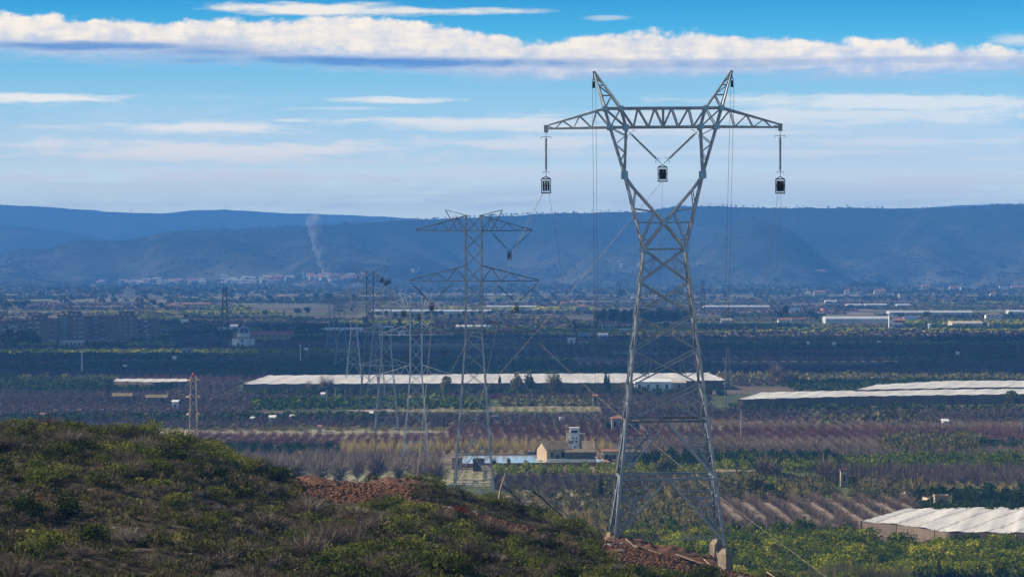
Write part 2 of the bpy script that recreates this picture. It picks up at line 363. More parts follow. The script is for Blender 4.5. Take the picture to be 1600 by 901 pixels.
def hill_mat(name, cols, bare=.62):
    m = bpy.data.materials.new(name); m.use_nodes = True; nt = m.node_tree; N = nt.nodes; L = nt.links
    b = N['Principled BSDF']; b.inputs['Roughness'].default_value = 1; b.inputs['Specular IOR Level'].default_value = 0
    g = N.new('ShaderNodeNewGeometry')
    n1 = N.new('ShaderNodeTexNoise'); n1.inputs['Scale'].default_value = 1/420; n1.inputs['Detail'].default_value = 10; n1.inputs['Roughness'].default_value = .72
    n2 = N.new('ShaderNodeTexNoise'); n2.inputs['Scale'].default_value = 1/45; n2.inputs['Detail'].default_value = 6; n2.inputs['Roughness'].default_value = .7
    for n in (n1, n2): L.new(g.outputs['Position'], n.inputs['Vector'])
    a = N.new('ShaderNodeMath'); a.operation = 'MULTIPLY_ADD'; L.new(n2.outputs['Fac'], a.inputs[0]); a.inputs[1].default_value = .6; L.new(n1.outputs['Fac'], a.inputs[2])
    rp = N.new('ShaderNodeValToRGB'); mr = N.new('ShaderNodeMapRange'); L.new(a.outputs[0], mr.inputs[0]); mr.inputs[1].default_value = .55; mr.inputs[2].default_value = 1.05
    L.new(mr.outputs[0], rp.inputs[0])
    while len(rp.color_ramp.elements) < len(cols): rp.color_ramp.elements.new(.5)
    for i, (e, c) in enumerate(zip(rp.color_ramp.elements, cols)): e.position = i/(len(cols)-1); e.color = (*c, 1)
    # lower slopes paler: thicker low haze put into the colour, plus terraces
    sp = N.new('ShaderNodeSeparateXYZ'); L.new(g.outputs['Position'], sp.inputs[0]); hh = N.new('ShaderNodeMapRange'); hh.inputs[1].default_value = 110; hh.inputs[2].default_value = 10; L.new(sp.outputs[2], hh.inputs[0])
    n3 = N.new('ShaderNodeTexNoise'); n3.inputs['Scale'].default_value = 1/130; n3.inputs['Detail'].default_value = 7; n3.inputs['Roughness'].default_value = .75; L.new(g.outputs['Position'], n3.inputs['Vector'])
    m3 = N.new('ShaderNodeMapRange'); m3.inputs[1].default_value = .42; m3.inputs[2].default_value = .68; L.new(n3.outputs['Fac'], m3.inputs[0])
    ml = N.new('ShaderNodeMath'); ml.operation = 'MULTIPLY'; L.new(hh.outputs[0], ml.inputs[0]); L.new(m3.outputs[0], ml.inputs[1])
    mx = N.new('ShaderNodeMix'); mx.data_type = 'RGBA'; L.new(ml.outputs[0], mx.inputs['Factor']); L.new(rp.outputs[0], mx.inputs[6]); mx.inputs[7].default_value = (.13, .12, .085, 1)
    L.new(mx.outputs[2], b.inputs['Base Color']); return m
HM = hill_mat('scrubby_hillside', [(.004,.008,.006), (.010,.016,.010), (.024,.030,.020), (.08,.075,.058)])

RIDGE = {}
def ridge(name, crest, Yb, Yc, seed, px0, px1, amp, nx=420, ny=90, foot=0.9):
    """a range of hills: foot at distance Yb, crest at Yc, relief cut by gullies"""
    pxs = np.linspace(px0, px1, nx); cp = np.interp(pxs, [c[0] for c in crest], [c[1] for c in crest])+1.6*fbm(pxs/34., pxs*0+seed, 4, seed)
    zc = CZ-(cp-YH)/FP*Yc
    t = np.concatenate([np.linspace(0, 1, ny), 1+np.linspace(.02, .5, 14)])
    T, PX = np.meshgrid(t, pxs, indexing='ij'); Z = np.broadcast_to(zc, T.shape).copy()
    Y = Yb+(Yc-Yb)*T; X = (PX-800)/FP*(Yc*np.clip(T, .75, 1.5)+Y*(1-np.clip(T, .75, 1.5)))
    X = (PX-800)/FP*Y
    prof = np.where(T <= 1, .12*T+.88*np.clip(T, 0, 1)**1.55, 1-(T-1)*.9)
    gull = fbm(X/520+Y/2600, Y/900, 4, seed); gull2 = fbm(X/210+Y/800, Y/420, 3, seed+9)
    env = np.clip(np.sin(np.clip(T, 0, 1)*math.pi), 0, 1)**.7
    H = Z*prof+amp*env*(gull*1.7-.1+.55*gull2)*np.clip(Z/150, .3, 2)+1.2*gull2
    # never stand above the crest as seen from far away
    lim = CZ+(Z-CZ)*Y/Yc*.985
    H = np.where((T < 1) & (Z > CZ), np.minimum(H, np.where(T < .97, lim, H)), H)
    H = np.where(T < .015, -3, H)
    V = np.stack([X, Y, H], -1).reshape(-1, 3); n0, n1 = T.shape
    i = np.arange(n0-1)[:, None]*n1+np.arange(n1-1)[None]; F = np.stack([i, i+1, i+n1+1, i+n1], -1).reshape(-1, 4)
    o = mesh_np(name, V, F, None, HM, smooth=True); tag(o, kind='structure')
    RIDGE[name] = (V.reshape(n0, n1, 3), T)
    return o
C_MAIN = [(-250,420),(0,399),(35,389),(75,391),(125,376),(180,378),(220,375),(255,365),(330,361),(400,358),(480,354),(560,349),(650,343),(800,337),(840,334),(980,331),(1010,331),(1030,326),(1050,323),(1100,322),(1180,324),(1330,325),(1460,326),(1530,323),(1600,320),(1850,318)]
C_BACK = [(-250,318),(0,321),(60,322),(100,325),(180,331),(210,333),(250,334),(290,330),(350,328),(400,330),(470,334),(600,338),(650,342),(760,350),(900,358)]
C_MIDL = [(-250,345),(0,352),(50,356),(100,362),(140,369),(185,376),(260,390),(400,410)]
C_RIGHT = [(1250,338),(1380,329),(1440,325),(1500,320),(1560,319),(1600,319),(1850,321)]
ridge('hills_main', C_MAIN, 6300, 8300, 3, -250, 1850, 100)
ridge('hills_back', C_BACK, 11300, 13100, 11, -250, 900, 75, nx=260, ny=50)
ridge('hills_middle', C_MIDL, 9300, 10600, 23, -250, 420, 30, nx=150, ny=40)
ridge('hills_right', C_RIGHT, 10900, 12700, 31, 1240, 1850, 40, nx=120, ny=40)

def surf(px, py):
    """the point of the ground or of the main hills seen at this photo row"""
    g = G(px, py)
    if g[1] < 6350 and py > YH+5: return g
    V = RIDGE['hills_main'][0]; j = int(np.argmin(np.abs(V[20, :, 0]/V[20, :, 1]*FP+800-px))); c = V[:, j]; rows = YH+(CZ-c[:, 2])/c[:, 1]*FP
    for i in range(2, len(c)):
        if rows[i] <= py: return ((px-800)/FP*c[i, 1], float(c[i, 1]), float(c[i, 2])-.5)
    return g
def haze():
    mb = MB(); mb.box(-5000, 5000, -700, 13900, -40, 292)
    m = bpy.data.materials.new('haze_air'); m.use_nodes = True; nt = m.node_tree; nt.nodes.clear()
    v = nt.nodes.new('ShaderNodeVolumePrincipled'); v.inputs['Color'].default_value = (*HAZE_COL, 1)
    v.inputs['Density'].default_value = HAZE_DENS; v.inputs['Anisotropy'].default_value = 0.0
    o = nt.nodes.new('ShaderNodeOutputMaterial'); nt.links.new(v.outputs[0], o.inputs['Volume'])
    m.cycles.homogeneous_volume = True
    tag(mb.build('haze', m), 'pale blue haze in the air of the valley', 'haze', kind='stuff')
haze()

def ico(sub):
    import bmesh
    bm = bmesh.new(); bmesh.ops.create_icosphere(bm, subdivisions=sub, radius=1)
    V = np.array([v.co[:] for v in bm.verts]); F = np.array([[v.index for v in f.verts] for f in bm.faces]); bm.free(); return V, F
IC1, IC2, IC3 = ico(1), ico(2), ico(3)
CLOUDM = pmat('cloud_white', (.8,.8,.8), 1, 0, (.78,.78,.78), .001, 0)
def cloud_bank(name, cx, cy, rx, ry, z, n, seed):
    r = np.random.default_rng(seed); Vs = []; Fs = []; b = 0
    for k in range(n):
        a = r.uniform(0, 2*math.pi); q = math.sqrt(r.uniform(0, 1)); s = r.uniform(.10, .22)
        V = IC2[0].copy(); V = V*(1+.25*r.normal(size=(len(V), 1))*.4)
        V = V*np.array([rx*s*1.7, ry*s*1.7, 40+60*r.random()])+np.array([cx+rx*q*math.cos(a), cy+ry*q*math.sin(a), z+r.uniform(-20, 40)])
        Vs.append(V); Fs.append(IC2[1]+b); b += len(V)
    o = mesh_np(name, np.concatenate(Vs), np.concatenate(Fs), None, CLOUDM, smooth=True); tag(o, kind='structure')
# drifting clouds high on the left, out of the picture: they shade the middle of the plain
cz = 1300.0; sx, sy = sdir[0]/sdir[2]*cz, sdir[1]/sdir[2]*cz
cloud_bank('cloud', 0+sx, 2180+sy, 640, 520, cz, 22, 5)
cloud_bank('cloud', -620+sx, 2780+sy, 460, 200, cz, 30, 8)

# ---------------------------------------------------------------- the hill in front
HPX = [-400,-150,0,150,300,380,450,520,640,700,780,860,950,1030,1120,1200,1300,1500,1700,2000]
HCR = [665,662,670,670,692,720,742,752,756,772,793,817,841,858,883,903,940,1010,1090,1180]
HYC = [235,240,250,262,276,288,296,302,306,315,326,334,342,346,350,352,355,360,365,370]
def hill_z(px, Y):
    cr = np.interp(px, HPX, HCR); yc = np.interp(px, HPX, HYC); zc = CZ-(cr-YH)/FP*yc
    t = (Y-125)/(yc-125); z0 = 44.0-np.clip((px-900)/900, 0, 1)*9
    X = (px-800)/FP*Y
    n = 1.5*fbm(X/16, Y/22, 3, 41)+.45*fbm(X/3.1, Y/3.6, 4, 43)
    env = np.clip(1-np.abs(t-1)*0+0, 0, 1)
    z = z0+(zc-z0)*t+n*np.clip(.55+.6*np.sin(np.clip(t, 0, 1)*math.pi), 0, 1)
    past = np.clip(Y-yc, 0, None)
    z = np.where(Y > yc, zc+n*.5-0.10*past-past**2*.006, z)
    return np.maximum(z, -2)
def soil_mask(px, py):
    """red earth laid bare: the pad, the bulldozed strip and the spoil round the pylon foot"""
    def strip(pts, w):
        d = np.full(np.shape(px), 1e9)
        for (x0, y0), (x1, y1) in zip(pts, pts[1:]):
            L2 = (x1-x0)**2+(y1-y0)**2; t = np.clip(((px-x0)*(x1-x0)+(py-y0)*(y1-y0))/L2, 0, 1)
            d = np.minimum(d, np.hypot(px-(x0+t*(x1-x0)), (py-(y0+t*(y1-y0)))*1.6))
        return 1-d/w
    a = np.maximum(1.1-np.hypot((px-560)/95, (py-764)/24), 1.1-np.hypot((px-500)/45, (py-752)/18))
    b = strip([(610,780),(720,803),(830,832),(900,852),(960,868),(1060,888),(1180,905)], 16)
    c = 1.1-np.hypot((px-(1020+ (py-862)*2.2))/105, (py-864)/25)
    return np.maximum(np.maximum(a*1.2, b), c*1.2)
def hillside():
    pxs = np.linspace(-400, 2000, 700); ts = np.linspace(0, 1, 420); Ys = 60+(560-60)*ts**1.15
    YY, PX = np.meshgrid(Ys, pxs, indexing='ij'); Z = hill_z(PX, YY); X = (PX-800)/FP*YY
    # a footing behind the camera: the ridge the photographer stands on
    V = np.stack([X, YY, Z], -1).reshape(-1, 3); n1 = len(pxs)
    i = np.arange(len(Ys)-1)[:, None]*n1+np.arange(n1-1)[None]; F = np.stack([i, i+1, i+n1+1, i+n1], -1).reshape(-1, 4)
    PYs = YH+(CZ-Z)/YY*FP
    tint = np.clip(soil_mask(PX, PYs)*2.2, 0, 1).ravel()
    m = bpy.data.materials.new('stony_hill_soil'); m.use_nodes = True; nt = m.node_tree; N = nt.nodes; L = nt.links
    b = N['Principled BSDF']; b.inputs['Roughness'].default_value = 1; b.inputs['Specular IOR Level'].default_value = 0
    at = N.new('ShaderNodeAttribute'); at.attribute_name = 'tint'; g = N.new('ShaderNodeNewGeometry')
    n1_ = N.new('ShaderNodeTexNoise'); n1_.inputs['Scale'].default_value = .9; n1_.inputs['Detail'].default_value = 9; n1_.inputs['Roughness'].default_value = .75
    L.new(g.outputs['Position'], n1_.inputs['Vector'])
    r1 = N.new('ShaderNodeValToRGB'); r2 = N.new('ShaderNodeValToRGB')
    for r_, cs in ((r1, [(.32,(.03,.027,.018)),(.5,(.07,.06,.04)),(.62,(.13,.11,.08)),(.72,(.26,.24,.20))]), (r2, [(.3,(.04,.02,.013)),(.5,(.11,.055,.032)),(.66,(.17,.085,.05)),(.76,(.26,.18,.13))])):
        while len(r_.color_ramp.elements) < 4: r_.color_ramp.elements.new(.5)
        for e, (p, c) in zip(r_.color_ramp.elements, cs): e.position = p; e.color = (*c, 1)
        L.new(n1_.outputs['Fac'], r_.inputs[0])
    mx = N.new('ShaderNodeMix'); mx.data_type = 'RGBA'; L.new(at.outputs['Fac'], mx.inputs['Factor']); L.new(r1.outputs[0], mx.inputs[6]); L.new(r2.outputs[0], mx.inputs[7])
    L.new(mx.outputs[2], b.inputs['Base Color'])
    bp = N.new('ShaderNodeBump'); bp.inputs['Strength'].default_value = .8; bp.inputs['Distance'].default_value = .25; L.new(n1_.outputs['Fac'], bp.inputs['Height']); L.new(bp.outputs[0], b.inputs['Normal'])
    tag(mesh_np('terrain', V, F, tint, m, smooth=True), kind='structure')
hillside()

# ---------------------------------------------------------------- plants: templates
def leaf_cloud(n, rad, leaf, seed, lumps=7, shell=.55, flat=0.0, base=0.0, up=0.0):
    """n leaf clumps through the volume of a lumpy crown; returns V, F, tint"""
    r = np.random.default_rng(seed); rad = np.array(rad, float)
    cs = r.normal(size=(lumps, 3)); cs /= np.linalg.norm(cs, axis=1)[:, None]; cs *= r.uniform(.25, .62, (lumps, 1)); cs[:, 2] = cs[:, 2]*(1-flat)+flat*.2
    k = r.integers(0, lumps, n); d = r.normal(size=(n, 3)); d /= np.linalg.norm(d, axis=1)[:, None]
    lr = r.uniform(.32, .6, lumps)[k][:, None]
    c = cs[k]+d*lr*(r.uniform(shell, 1, (n, 1)))
    c = c*rad
    c[:, 2] = np.maximum(c[:, 2], -rad[2]*.95)
    ax = r.normal(size=(n, 3)); ax /= np.linalg.norm(ax, axis=1)[:, None]
    if up: ax = ax*(1-up)+np.array([0, 0, up])
    bx = np.cross(ax, r.normal(size=(n, 3))); bx /= np.linalg.norm(bx, axis=1)[:, None]+1e-9
    s = leaf*r.uniform(.6, 1.35, (n, 1))
    V = np.stack([c-ax*s*.7-bx*s*.5, c+bx*s*.55-ax*s*.2, c+ax*s*.9, c-bx*s*.5+ax*s*.15], 1)
    V[..., 2] += base
    F = np.arange(4*n).reshape(n, 4)
    tl = r.uniform(-.2, .2, lumps)[k]+r.normal(0, .13, n)+.42
    return V.reshape(-1, 3), F, np.repeat(tl, 4)
def twig_fan(n, h, spread, w, seed, start=.0, curve=.3):
    """bare upright twigs: n thin two-piece blades fanning up from a short fork"""
    r = np.random.default_rng(seed); a = r.uniform(0, 2*math.pi, n); q = np.sqrt(r.uniform(0, 1, n))*spread
    base = np.stack([np.cos(a)*q*.22, np.sin(a)*q*.22, r.uniform(start, start+.35*h, n)], 1)
    tip = np.stack([np.cos(a)*q, np.sin(a)*q, h*(1-.35*(q/spread)**2)*r.uniform(.42, 1.08, n)], 1)+r.normal(0, .06*h, (n, 3))
    side = np.cross(tip-base, r.normal(size=(n, 3))); side /= np.linalg.norm(side, axis=1)[:, None]+1e-9
    ww = w*r.uniform(.6, 1.4, (n, 1)); mid = base*.45+tip*.55+r.normal(0, .04*h, (n, 3))
    V = np.stack([base-side*ww*.6, base+side*ww*.6, mid+side*ww*.55, mid-side*ww*.55, tip+side*ww*.12, tip-side*ww*.12], 1)
    i = np.arange(n)[:, None]*6; F = np.concatenate([i+np.array([[0, 1, 2, 3]]), i+np.array([[3, 2, 4, 5]])])
    t = r.normal(.45, .16, n)
    return V.reshape(-1, 3), F, np.repeat(t, 6)
def join(*ts):
    Vs, Fs, Ts, b = [], [], [], 0
    for V, F, T in ts: Vs.append(V); Fs.append(F+b); Ts.append(T); b += len(V)
    return np.concatenate(Vs), np.concatenate(Fs), np.concatenate(Ts)
def bake(temps, pos, sc, tint=None, seed=0, tilt=0.0):
    """many copies of the templates merged into arrays (for uncountable growth only)"""
    r = np.random.default_rng(seed); pos = np.asarray(pos, float); n = len(pos)
    sc = np.asarray(sc, float); sc = np.repeat(sc[:, None], 3, 1) if sc.ndim == 1 else sc
    tint = np.zeros(n) if tint is None else tint
    which = r.integers(0, len(temps), n); ang = r.uniform(0, 2*math.pi, n); Vs, Fs, Ts, b = [], [], [], 0
    for k, (V, F, T) in enumerate(temps):
        idx = np.nonzero(which == k)[0]
        if not len(idx): continue
        ca, sa = np.cos(ang[idx])[:, None], np.sin(ang[idx])[:, None]
        x = V[None, :, 0]*ca-V[None, :, 1]*sa; y = V[None, :, 0]*sa+V[None, :, 1]*ca; z = np.broadcast_to(V[None, :, 2], x.shape)
        W = np.stack([x*sc[idx, 0:1]+pos[idx, 0:1], y*sc[idx, 1:2]+pos[idx, 1:2], z*sc[idx, 2:3]+pos[idx, 2:3]], -1)
        Fk = F[None]+(np.arange(len(idx))*len(V))[:, None, None]+b
        Vs.append(W.reshape(-1, 3)); Fs.append(Fk.reshape(-1, F.shape[1])); Ts.append((T[None]+tint[idx][:, None]).ravel()); b += len(idx)*len(V)
    return np.concatenate(Vs), np.concatenate(Fs), np.concatenate(Ts)

# template sets: unit sized plants (crown radius 1, height about 1)
T_BUSH = [leaf_cloud(90, (.95,.95,.62), .125, s, 6, base=.45) for s in range(4)]
T_BUSH_HI = [leaf_cloud(210, (.95,.95,.62), .095, 10+s, 9, base=.45) for s in range(5)]
T_DRY_HI = [join(twig_fan(120, .95, .95, .035, 20+s), leaf_cloud(70, (.9,.9,.5), .07, 24+s, 7, base=.4)) for s in range(4)]
T_CITRUS = [leaf_cloud(170, (1.05,1.05,.62), .13, 30+s, 8, base=.52) for s in range(4)]
T_CITRUS_LO = [leaf_cloud(26, (1.05,1.05,.6), .34, 40+s, 5, base=.5) for s in range(4)]
T_PEACH = [twig_fan(70, 1.0, .98, .024, 50+s, .12) for s in range(4)]
T_PEACH_LO = [twig_fan(22, 1.0, 1.05, .07, 60+s, .1) for s in range(4)]
T_BLOB = [leaf_cloud(9, (1.05,1.05,.5), .62, 70+s, 4, base=.42) for s in range(5)]
T_REED = [twig_fan(46, 1.0, .8, .045, 80+s, 0, ) for s in range(3)]
T_GRASS = [twig_fan(14, 1.0, 1.0, .10, 90+s) for s in range(3)]

EXCL = []                                     # ground kept clear: (x0, x1, y0, y1) in metres
def clear_box(px0, px1, py0, py1):
    a, b = G(px0, py1), G(px1, py0); Ys = (a[1], b[1])
    EXCL.append((px0, px1, min(Ys), max(Ys)))
def free(x, y):
    px = x/y*FP+800; ok = np.ones(len(x), bool)
    for a, b, c, d in EXCL: ok &= ~((px > a) & (px < b) & (y > c) & (y < d))
    return ok

# ---------------------------------------------------------------- fields of the plain
for c in [(375,1135,596,616), (1165,1340,618,640), (1335,1640,611,640), (1340,1660,816,862), (695,1005,711,728), (985,1075,590,607), (-20,255,519,533), (352,402,533,543), (1303,1335,757,788), (1430,1490,783,794), (950,1002,664,672), (1285,1405,493,503), (172,300,601,607), (874,884,655,660)]: clear_box(*c)
TONE = {'citrus': T_CITRUS_LO, 'citrus_dark': T_CITRUS_LO, 'peach': T_PEACH_LO, 'peach_red': T_PEACH_LO, 'peach_dark': T_PEACH_LO,
        'reed': T_REED, 'olive': T_CITRUS_LO, 'grass': T_GRASS, 'wood': T_BLOB}
HI = {'citrus': T_CITRUS, 'citrus_dark': T_CITRUS, 'peach': T_PEACH, 'peach_red': T_PEACH, 'peach_dark': T_PEACH, 'reed': T_REED, 'olive': T_CITRUS, 'grass': T_GRASS, 'wood': T_BUSH}
BATCH = {}
def field(kind, px0, px1, py0, py1, h=3.2, sp=4.6, r=None, seed=None, dens=1.0, tint=0.0, skew=0.0, to=None):
    ch = CZ-.8*h; Y1, Y0 = ch*FP/(py0-YH), ch*FP/(py1-YH)
    ym = (Y0+Y1)/2; s = max(sp, ym/330.); r = r or s*.56
    if kind.startswith('peach') and ym < 1500: s *= .82; r = min(r, s*.6)
    g = np.random.default_rng(int(px0*7+py0*13)+3)
    xa = min((px0-800)/FP*Y0, (px0-800)/FP*Y1); xb = max((px1-800)/FP*Y0, (px1-800)/FP*Y1)
    nx, ny = max(1, int((xb-xa)/s)), max(1, int(round((Y1-Y0)/(s*1.15)))+1)
    xs = xa+(np.arange(nx)+.5)*s; ys = np.linspace(Y0, Y1, ny) if ny > 1 else np.array([ym])
    A, B = np.meshgrid(xs, ys); x = A.ravel()+g.normal(0, s*.10, A.size)+skew*(B.ravel()-Y0); y = B.ravel()+g.normal(0, s*.10, A.size)
    # wavy outline
    edge = (Y1-Y0)*.22*np.sin(x/37.+py0)+(Y1-Y0)*.18*np.sin(x/91.+py1)
    y = y+np.clip(edge, -6, 6)
    px = x/y*FP+800; ok = (px > px0+g.normal(0, 4, len(px))) & (px < px1) & free(x, y) & (g.random(len(x)) < dens*.97)
    x, y = x[ok], y[ok]; n = len(x)
    if n == 0: return
    z = np.zeros(n); hh = h*g.uniform(.75, 1.15, n); rr = r*g.uniform(.85, 1.2, n)
    lod = 'hi' if ym < 1150 else ('lo' if ym < 2300 else 'far')
    key = (to or kind, lod)
    BATCH.setdefault(key, []).append((np.stack([x, y, z], 1), np.stack([rr, rr, hh], 1), g.normal(tint, .05, n)+.10*np.sin(x/60+y/23)))

# bottom right: the citrus block (its nearest trees are built one by one below)
IND_CITRUS = (985, 1640, 824, 905); IND_PEACH = (1105, 1440, 766, 800)
field('citrus_dark', 1440, 1640, 757, 789, 3.6, 4.4)
field('peach', 1080, 1345, 801, 822, 3.0, 3.6, tint=-.1)
field('grass', 900, 1345, 796, 800, .6, 1.8, .9, tint=.1)
field('reed', 955, 1110, 785, 840, 3.6, 3.0, 1.8, tint=-.02, dens=.75)
field('olive', 950, 1110, 775, 840, 3.8, 3.6, 2.4, tint=.1, dens=.8)
field('olive', 860, 1110, 776, 826, 3.0, 4.2, 2.4, dens=.7)
field('reed', 860, 960, 790, 826, 3.5, 2.6, 1.6, tint=-.1)
field('olive', 940, 1440, 738, 766, 3.0, 4.0, 2.6, dens=.75)
field('reed', 1010, 1460, 740, 766, 3.4, 3.6, 1.6, dens=.6)
field('peach_dark', 1290, 1620, 722, 742, 5.0, 4.4, 2.8, tint=.1)
field('grass', 1290, 1620, 742, 756, .5, 2.0, 1.1, tint=.0)
field('reed', 1440, 1620, 750, 757, 2.4, 3, 1.4, dens=.7)
field('citrus', 1105, 1620, 706, 722, 3.2, 4.2)
field('citrus', 770, 1105, 724, 733, 2.8, 4.0)
field('citrus_dark', 1000, 1320, 705, 716, 3.8, 4.2)
field('peach_dark', 770, 1080, 734, 752, 3.2, 3.8)
field('olive', 790, 1010, 752, 774, 2.6, 4.2, 2.4, dens=.6); field('reed', 800, 960, 756, 775, 2.5, 4, 1.5, dens=.5)
field('grass', 400, 960, 779, 794, .6, 2.6, 1.5, tint=.1); field('peach', 400, 960, 780, 822, 2.6, 4, dens=.7)
field('peach', 1000, 1620, 692, 705, 3.2, 4.2); field('peach', 1000, 1400, 680, 692, 3.2, 4.4, tint=.1)
field('peach_red', 1000, 1620, 664, 680, 3.0, 4.6); field('peach', 1400, 1620, 682, 692, 3.0, 4.6)
field('olive', 1385, 1525, 673, 690, 5.0, 3.6, 2.4, tint=.05); field('citrus_dark', 1545, 1620, 684, 693, 3, 4.4)
field('grass', 1000, 1620, 656, 664, .7, 3, 1.7, tint=.2); field('peach', 1000, 1620, 654, 662, 2.4, 5, tint=.15)
field('peach_dark', 960, 1620, 636, 654, 2.8, 5)
field('olive', 1280, 1450, 642, 652, 3.5, 7, 4, dens=.6)
# centre and left
field('grass', 380, 800, 722, 760, .6, 2.2, 1.3, tint=.12, dens=.8)
field('peach', 330, 702, 700, 722, 4.6, 4.2, 2.6, tint=.03)
field('reed', 530, 970, 688, 699, 4.4, 2.8, 1.8, tint=.18); field('citrus_dark', 350, 545, 690, 702, 2.6, 4.4)
field('reed', 700, 960, 683, 688, 3.0, 3.2, 1.8, tint=.0, dens=.7)
field('peach_red', 300, 1000, 672, 686, 2.6, 4.6); field('peach_red', 700, 1000, 662, 672, 2.6, 4.6, tint=-.05)
field('olive', 300, 700, 662, 670, 1.2, 4, 2.4, tint=.2, dens=.5); field('grass', 300, 960, 664, 670, .7, 3.4, 1.9, tint=.2)
field('peach_dark', 0, 960, 643, 661, 2.6, 5); field('grass', 620, 1060, 633, 641, .8, 3.5, 2.2, tint=.3)
field('peach_dark', 940, 1110, 606, 640, 2.6, 5.2)
field('citrus_dark', 0, 600, 644, 650, 2.8, 5)
field('citrus', 395, 770, 618, 632, 2.8, 5, tint=-.15); field('peach_dark', 0, 400, 606, 640, 2.6, 5.2)
field('peach_red', 640, 950, 608, 617, 2.4, 5.2, tint=-.05); field('peach_dark', 400, 950, 603, 617, 2.4, 5.4)
field('olive', 780, 960, 618, 630, 2.0, 5.5, 3.0, dens=.8); field('citrus_dark', 1150, 1620, 626, 634, 3.0, 5)
field('citrus_dark', 390, 1130, 603, 609, 3.4, 4.6)
# the blue-shaded middle: strips of differing crops, drawn field by field
g0 = np.random.default_rng(99)
def strips(ya, yb, hmin, hmax, kinds, pk, pxa=-30, pxb=1630, lo=110, hi=520, gap=.22):
    y = ya
    while y < yb:
        hgt = g0.uniform(hmin, hmax); x = pxa-g0.uniform(0, 200)
        while x < pxb:
            w = g0.uniform(lo, hi); k = g0.choice(kinds, p=pk)
            off = g0.uniform(-.3, .3)*hgt
            if g0.random() > gap:
                field(k, max(x, pxa), min(x+w, pxb), y+off, y+hgt*g0.uniform(.75, 1.1)+off, g0.uniform(2.2, 3.6) if k != 'grass' else .8, 5.2, tint=g0.uniform(-.16, .16))
            x += w
        y += hgt
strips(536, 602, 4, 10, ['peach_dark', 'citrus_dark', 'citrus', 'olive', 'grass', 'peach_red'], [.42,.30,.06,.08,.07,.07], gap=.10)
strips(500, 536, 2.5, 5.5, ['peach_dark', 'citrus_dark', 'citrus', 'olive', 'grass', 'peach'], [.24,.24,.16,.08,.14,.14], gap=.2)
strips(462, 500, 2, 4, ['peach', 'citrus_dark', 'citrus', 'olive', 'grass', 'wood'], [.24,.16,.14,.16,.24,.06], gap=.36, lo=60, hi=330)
field('citrus', 960, 1640, 513, 519, 3, 5, tint=.1); field('citrus', 760, 1000, 517, 521, 3, 5, tint=.35)
# far wooded ground below the hills
def woodland():
    g = np.random.default_rng(5); pos = []; sc = []; ti = []
    for Ya, Yb, n, s in [(4300, 5600, 900, 7), (5400, 6900, 3800, 8)]:
        y = g.uniform(Ya, Yb, n); px = g.uniform(-40, 1640, n); x = (px-800)/FP*y
        dn = vnoise(x/330, y/160, 77)+.35*vnoise(x/120, y/60, 78); ok = dn > g.uniform(-.35, .25, n)
        pos.append(np.stack([x, y, np.zeros(n)], 1)[ok]); k = ok.sum(); r = s*g.uniform(.6, 1.4, k); sc.append(np.stack([r, r, r*.62+2], 1)); ti.append(g.normal(0, .12, k))
    for nm, rows, step, s in [('hills_main', (1, 100), 1, 4.2)]:
        V, T = RIDGE[nm]; n = 26000; i = g.integers(1, 92, n); j = g.integers(0, V.shape[1]-1, n)
        i = np.where(g.random(n) < .14, g.integers(88, 93, n), i)
        p = V[i, j]+(V[np.minimum(i+1, V.shape[0]-1), j]-V[i, j])*g.random((n, 1))+(V[i, j+1]-V[i, j])*g.random((n, 1))
        dn = vnoise(p[:, 0]/260, p[:, 1]/200, 70)+.4*vnoise(p[:, 0]/70, p[:, 1]/70, 71); ok = (dn > g.uniform(-.5, .3, n))
        p = p[ok]; k = len(p); r = s*g.uniform(.5, 1.25, k); pos.append(p-[0, 0, 1]); sc.append(np.stack([r, r, r*.75+1], 1)); ti.append(g.normal(-.12, .1, k))
    pos = np.concatenate(pos); sc = np.concatenate(sc); ti = np.concatenate(ti)
    V, F, T = bake(T_BLOB, pos, sc, ti, 3)
    tag(mesh_np('woodland', V, F, T, LM['wood']), 'far off dark woodland and scrub covering the hills and the ground below them', 'woodland', kind='stuff')
woodland()
FLAB = {'citrus': 'yellow green citrus orchards in long strips', 'citrus_dark': 'deep green citrus orchards in long strips', 'peach': 'grey brown leafless peach orchards in strips',
        'peach_red': 'reddish purple leafless fruit orchards in strips', 'peach_dark': 'dusky purple brown leafless orchards in strips', 'reed': 'straw coloured stands of dry reeds',
        'olive': 'olive green scrub between the fields', 'grass': 'thin grass growing on open plots', 'wood': 'dark tree belts'}
FNAME = {'citrus': 'citrus_orchard', 'citrus_dark': 'green_orchard', 'peach': 'peach_orchard', 'peach_red': 'red_orchard', 'peach_dark': 'leafless_orchard', 'reed': 'reed_bed', 'olive': 'scrub', 'grass': 'grass', 'wood': 'tree_belt'}
FLOD = {'hi': ' on the near plain behind the big pylon', 'lo': ' across the middle of the plain', 'far': ' on the far plain towards the hills'}
for (k, lod), parts in BATCH.items():
    pos = np.concatenate([p[0] for p in parts]); sc = np.concatenate([p[1] for p in parts]); ti = np.concatenate([p[2] for p in parts])
    V, F, T = bake((HI if lod == 'hi' else TONE)[k] if lod != 'far' or k in ('grass', 'reed') else T_BLOB, pos, sc, ti, 11)
    tag(mesh_np(FNAME[k], V, F, T, LM[k]), FLAB[k]+FLOD[lod], FNAME[k].replace('_', ' '), kind='stuff')

